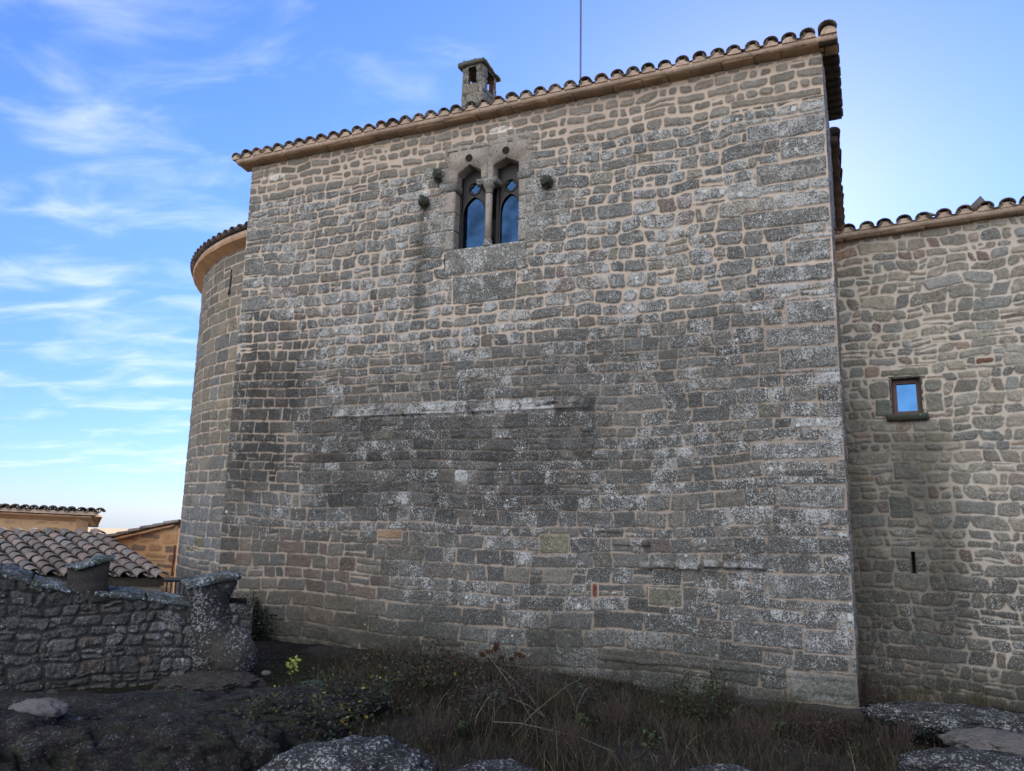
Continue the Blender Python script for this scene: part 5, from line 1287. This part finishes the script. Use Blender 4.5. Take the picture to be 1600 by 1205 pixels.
# dried flower heads
for i, (u, v, wd, lb) in enumerate(((700, 1030, 0.20, 'leftmost dried brown flower clump against the keep wall'), (752, 1034, 0.15, 'small dried brown flower clump between its two neighbours'), (795, 1015, 0.24, 'rightmost dried brown flower clump, its heads reaching highest'))):
    rs = np.random.RandomState(700+i); rg_ = random.Random(700+i); s_, zt_ = None, None
    p = on_plane(u, v, nF, DF-0.35); base = np.array([p[0], p[1], gz(p[0], p[1])])
    o = empty('dried_flower', tuple(base), label=lb, cat='dried flower', group='dried flower clumps at the foot of the keep')
    mb = MB(); hd = []
    for k in range(7):
        tip = p+np.array([rs.uniform(-wd, wd), rs.uniform(-0.1, 0.1), rs.uniform(-0.14, 0.12)]); mid = (base+tip)/2+rs.normal(size=3)*0.03
        tube(mb, [base+rs.normal(size=3)*0.03*np.array([1, 1, 0]), mid, tip], 0.004, 4, (0.045, 0.03, 0.022), cap=False); hd.append(tip)
    mb.build('stems', DRY, o, attr=True)
    Pn = np.concatenate([h_+np.clip(rs.normal(size=(90, 3)), -1.2, 1.2)*np.array([0.026, 0.026, 0.016]) for h_ in hd]); C = np.array([0.075, 0.036, 0.018])*(0.4+1.0*rs.rand(len(Pn)))[:, None]
    V, f, Cc = leaves(Pn, 0.022, C, rs)
    for k in range(7): put('flower_head', V[k*540:(k+1)*540], f.reshape(2, -1, 4)[:, k*90:(k+1)*90].reshape(-1, 4)-k*540, DRY, o, attrs={'tint': Cc[k*540:(k+1)*540]})
# cushions of blue-grey lichen plants
for i, (u, v, w_, lb) in enumerate(((488, 1078, 0.20, 'blue grey cushion plant on the bare ground left of the brambles'), (1478, 1150, 0.34, 'blue grey lichen cushion among the grass at lower right'), (1560, 1178, 0.26, 'blue grey lichen cushion lying on the rock in the lower right corner'), (1425, 1135, 0.16, 'small blue grey lichen cushion right of the dry shrub'))):
    p = np.array(gp(u, v)); rs = np.random.RandomState(800+i); n_ = 2600
    th = rs.rand(n_)*6.283; rr_ = np.sqrt(rs.rand(n_))*w_; Pn = np.stack([p[0]+np.cos(th)*rr_, p[1]+np.sin(th)*rr_*0.55, p[2]+0.09*(1-(rr_/w_)**2)+rs.rand(n_)*0.015], -1)
    C = np.array([0.085, 0.13, 0.125])*(0.5+0.8*rs.rand(n_))[:, None]; V, f, Cc = leaves(Pn-p, 0.018, C, rs, 0.6)
    tag(put('cushion_plant', V+p, f, LEAF, None, attrs={'tint': Cc}, loc=tuple(p)), lb, 'plant')
# grass: short dead turf and tall dry stalks
rs = np.random.RandomState(9)
def scatter(n, x0, x1, y0, y1, dens):
    x = rs.uniform(x0, x1, n); y = rs.uniform(y0, y1, n)
    k = rs.rand(n) < dens(x, y); x = x[k]; y = y[k]
    front = (DF-x*nF[0])/nF[1]; wing = (DW-x*nW[0])/nW[1]; lim = np.where(x < 4.1, front, wing)
    k = (y < lim-0.06); return x[k], y[k]
def cover(x, y):
    c = sst(-2.9, -1.6, x+0.3*vnoise(x, y, 1.2, 221))
    return c*np.clip(0.62+1.1*vnoise(x, y, 1.3, 222)+0.35*sst(6.6, 8.2, y), 0.10, 1)
x, y = scatter(150000, -3.2, 7.6, 4.6, 11.9, cover); z = ground_h(x, y); n_ = len(x)
gcols = np.array([(0.055, 0.044, 0.032), (0.034, 0.036, 0.018), (0.042, 0.030, 0.026), (0.065, 0.054, 0.035), (0.026, 0.024, 0.018)])
ht = rs.uniform(0.05, 0.20, n_)*(1-0.45*sst(0.9, 0.2, (DF-x*nF[0])/nF[1]-y)*(x < 4.1) if False else 1-0.45*(1-sst(0.2, 1.0, (DF-x*nF[0])/nF[1]-y)))*(0.6+0.8*np.clip(0.5+vnoise(x, y, 2.1, 223), 0, 1))
tag(blades('short_grass', np.stack([x, y, z-0.01], -1), ht, 0.0042, gcols[rs.randint(5, size=n_)]*(0.6+0.8*rs.rand(n_))[:, None], DRY, 3, lean=0.8), 'matted dark dead grass covering the ground before the keep', 'grass', kind='stuff')
def cover2(x, y): return sst(-1.9, -0.9, x)*np.clip(0.02+1.3*vnoise(x, y, 1.1, 225)+0.5*vnoise(x, y, 3.1, 226), 0.03, 1)
x, y = scatter(30000, -2.2, 7.4, 5.2, 11.5, cover2); z = ground_h(x, y); n_ = len(x)
ht = rs.uniform(0.12, 0.55, n_)*np.clip(0.75+0.7*vnoise(x, y, 1.6, 227), 0.3, 1.2)*(0.75+0.25*sst(6.3, 7.5, y))*(1-0.55*(1-sst(0.2, 1.1, (DF-x*nF[0])/nF[1]-y))*sst(0.5, 2.0, x))
scol = np.array([(0.042, 0.031, 0.024), (0.060, 0.048, 0.033), (0.028, 0.021, 0.019), (0.036, 0.034, 0.022), (0.15, 0.125, 0.085)])
tag(blades('dry_stalks', np.stack([x, y, z-0.01], -1), ht, 0.0038, scol[rs.choice(5, size=n_, p=[.28, .2, .22, .22, .08])]*(0.6+0.8*rs.rand(n_))[:, None], DRY, 4, lean=0.6), 'tangle of tall dry brown stalks in front of the keep and wing', 'dry grass', kind='stuff')
# a few long pale canes crossing above the brambles
for i, (a_, b__, lb) in enumerate((((835, 1130, 7.9), (748, 1010, 9.4), 'long pale cane leaning left, beside the dried flowers'), ((850, 1120, 8.0), (775, 1040, 9.2), 'shorter pale cane leaning left next to the longest one'), ((800, 1150, 7.4), (912, 1058, 8.6), 'pale cane leaning right across the others'), ((770, 1128, 7.6), (960, 1175, 6.6), 'thin pale cane arching down to the right over the grass'), ((765, 1085, 8.4), (850, 1120, 7.8), 'short cane lying flat across the brambles'))):
    A2, B2 = at_y(*a_), at_y(*b__); M2 = (A2+B2)/2+UP*0.05
    mb = MB(); tube(mb, [A2, (A2+M2)/2+UP*0.02, M2, (B2+M2)/2+UP*0.02, B2], [0.006, 0.006, 0.005, 0.004, 0.003], 5, (0.11, 0.095, 0.075))
    tag(mb.build('dry_cane', DRY, None, loc=tuple(A2), attr=True), lb, 'cane', 'dry canes over the undergrowth')
# tufts of pale grass in the corner by the wing
for i, (u, v, n_, lb) in enumerate(((1440, 1118, 260, 'straw coloured grass tuft before the wing wall, the left of two'), (1530, 1108, 260, 'straw coloured grass tuft before the wing wall, nearer the right edge'), (870, 1108, 170, 'pale grass tuft at the foot of the keep near the canes'), (1235, 1120, 240, 'greenish grass tuft under the keep corner stone'))):
    p = np.array(gp(u, v)); rs2 = np.random.RandomState(900+i); q2 = np.tile(p, (n_, 1))+np.c_[rs2.normal(size=(n_, 2))*0.10, np.zeros(n_)]
    q2[:, 2] = ground_h(q2[:, 0], q2[:, 1])-0.01; cb_ = np.array([0.12, 0.10, 0.055]) if i < 3 else np.array([0.06, 0.065, 0.035])
    tag(blades('grass_tuft', q2, rs2.uniform(0.15, 0.38, n_), 0.0028, cb_*(0.5+0.8*rs2.rand(n_))[:, None], DRY, 5+i, lean=0.7, loc=tuple(p)), lb, 'grass tuft')

for i, (u, v, lb) in enumerate(((720, 1150, 'small leafy weed in the dark grass right of the boulder'), (905, 1140, 'small leafy weed beside the pale canes'), (1020, 1170, 'small leafy weed at the bottom middle of the brush'), (1220, 1150, 'small leafy weed in the brush under the corner stone'), (1330, 1185, 'small leafy weed left of the bottom right rocks'), (330, 1140, 'small leafy weed on the dark rock left of the brambles'), (1150, 1130, 'small leafy weed just right of the dense green shrub'))):
    small_plant('leafy_weed', gp(u, v), 0.16, 60, 0.05, (0.050, 0.070, 0.030), lb, 'weed', 650+i, nst=6, group='leafy weeds in the brush')
# litter: dead leaves and stone crumbs lying on the ground
x, y = scatter(14000, -5.5, 7.6, 4.4, 11.9, lambda x, y: 0.35+0.65*sst(-0.2, 0.4, vnoise(x, y, 1.9, 231))); z = ground_h(x, y)
C = np.array([(0.060, 0.042, 0.028), (0.035, 0.026, 0.020), (0.10, 0.080, 0.055), (0.045, 0.050, 0.022)])[rs.randint(4, size=len(x))]*(0.5+0.9*rs.rand(len(x)))[:, None]
V, f, Cc = leaves(np.stack([x, y, z+0.008], -1), 0.028, C, rs, 1.6)
tag(put('leaf_litter', V, f, DRY, None, attrs={'tint': Cc}), 'dead leaves littering the dark ground before the walls', 'leaf litter', kind='stuff')
x, y = scatter(5200, -5.5, 7.6, 4.4, 11.9, lambda x, y: 0.25+0.75*sst(-0.1, 0.3, vnoise(x, y, 2.3, 233))); z = ground_h(x, y); n_ = len(x)
oct_ = np.array([(1, 0, 0), (0, 1, 0), (-1, 0, 0), (0, -1, 0), (0, 0, 0.8), (0, 0, -0.6)], float)
r_ = 0.006+0.022*rs.rand(n_)**3; ang = rs.rand(n_)*6.28; sq_ = 0.6+0.8*rs.rand(n_, 6)
vx = oct_[None, :, 0]*sq_; vy = oct_[None, :, 1]*sq_; vz = oct_[None, :, 2]*sq_[:, ::-1]
V = np.stack([x[:, None]+(vx*np.cos(ang)[:, None]-vy*np.sin(ang)[:, None])*r_[:, None], y[:, None]+(vx*np.sin(ang)[:, None]+vy*np.cos(ang)[:, None])*r_[:, None], z[:, None]+vz*r_[:, None]*0.7+0.002], -1).reshape(-1, 3)
tri = np.array([(0, 1, 4), (1, 2, 4), (2, 3, 4), (3, 0, 4), (1, 0, 5), (2, 1, 5), (3, 2, 5), (0, 3, 5)]); f = (np.arange(n_)[:, None, None]*6+tri[None]).reshape(-1, 3)
C = np.repeat(np.array([(0.06, 0.055, 0.05), (0.035, 0.033, 0.033), (0.13, 0.125, 0.12)])[rs.choice(3, size=n_, p=[.45, .45, .1])], 6, axis=0)
tag(put('gravel', V, f, DRY, None, attrs={'tint': C}), 'stone crumbs scattered over the bare ground', 'gravel', kind='stuff')
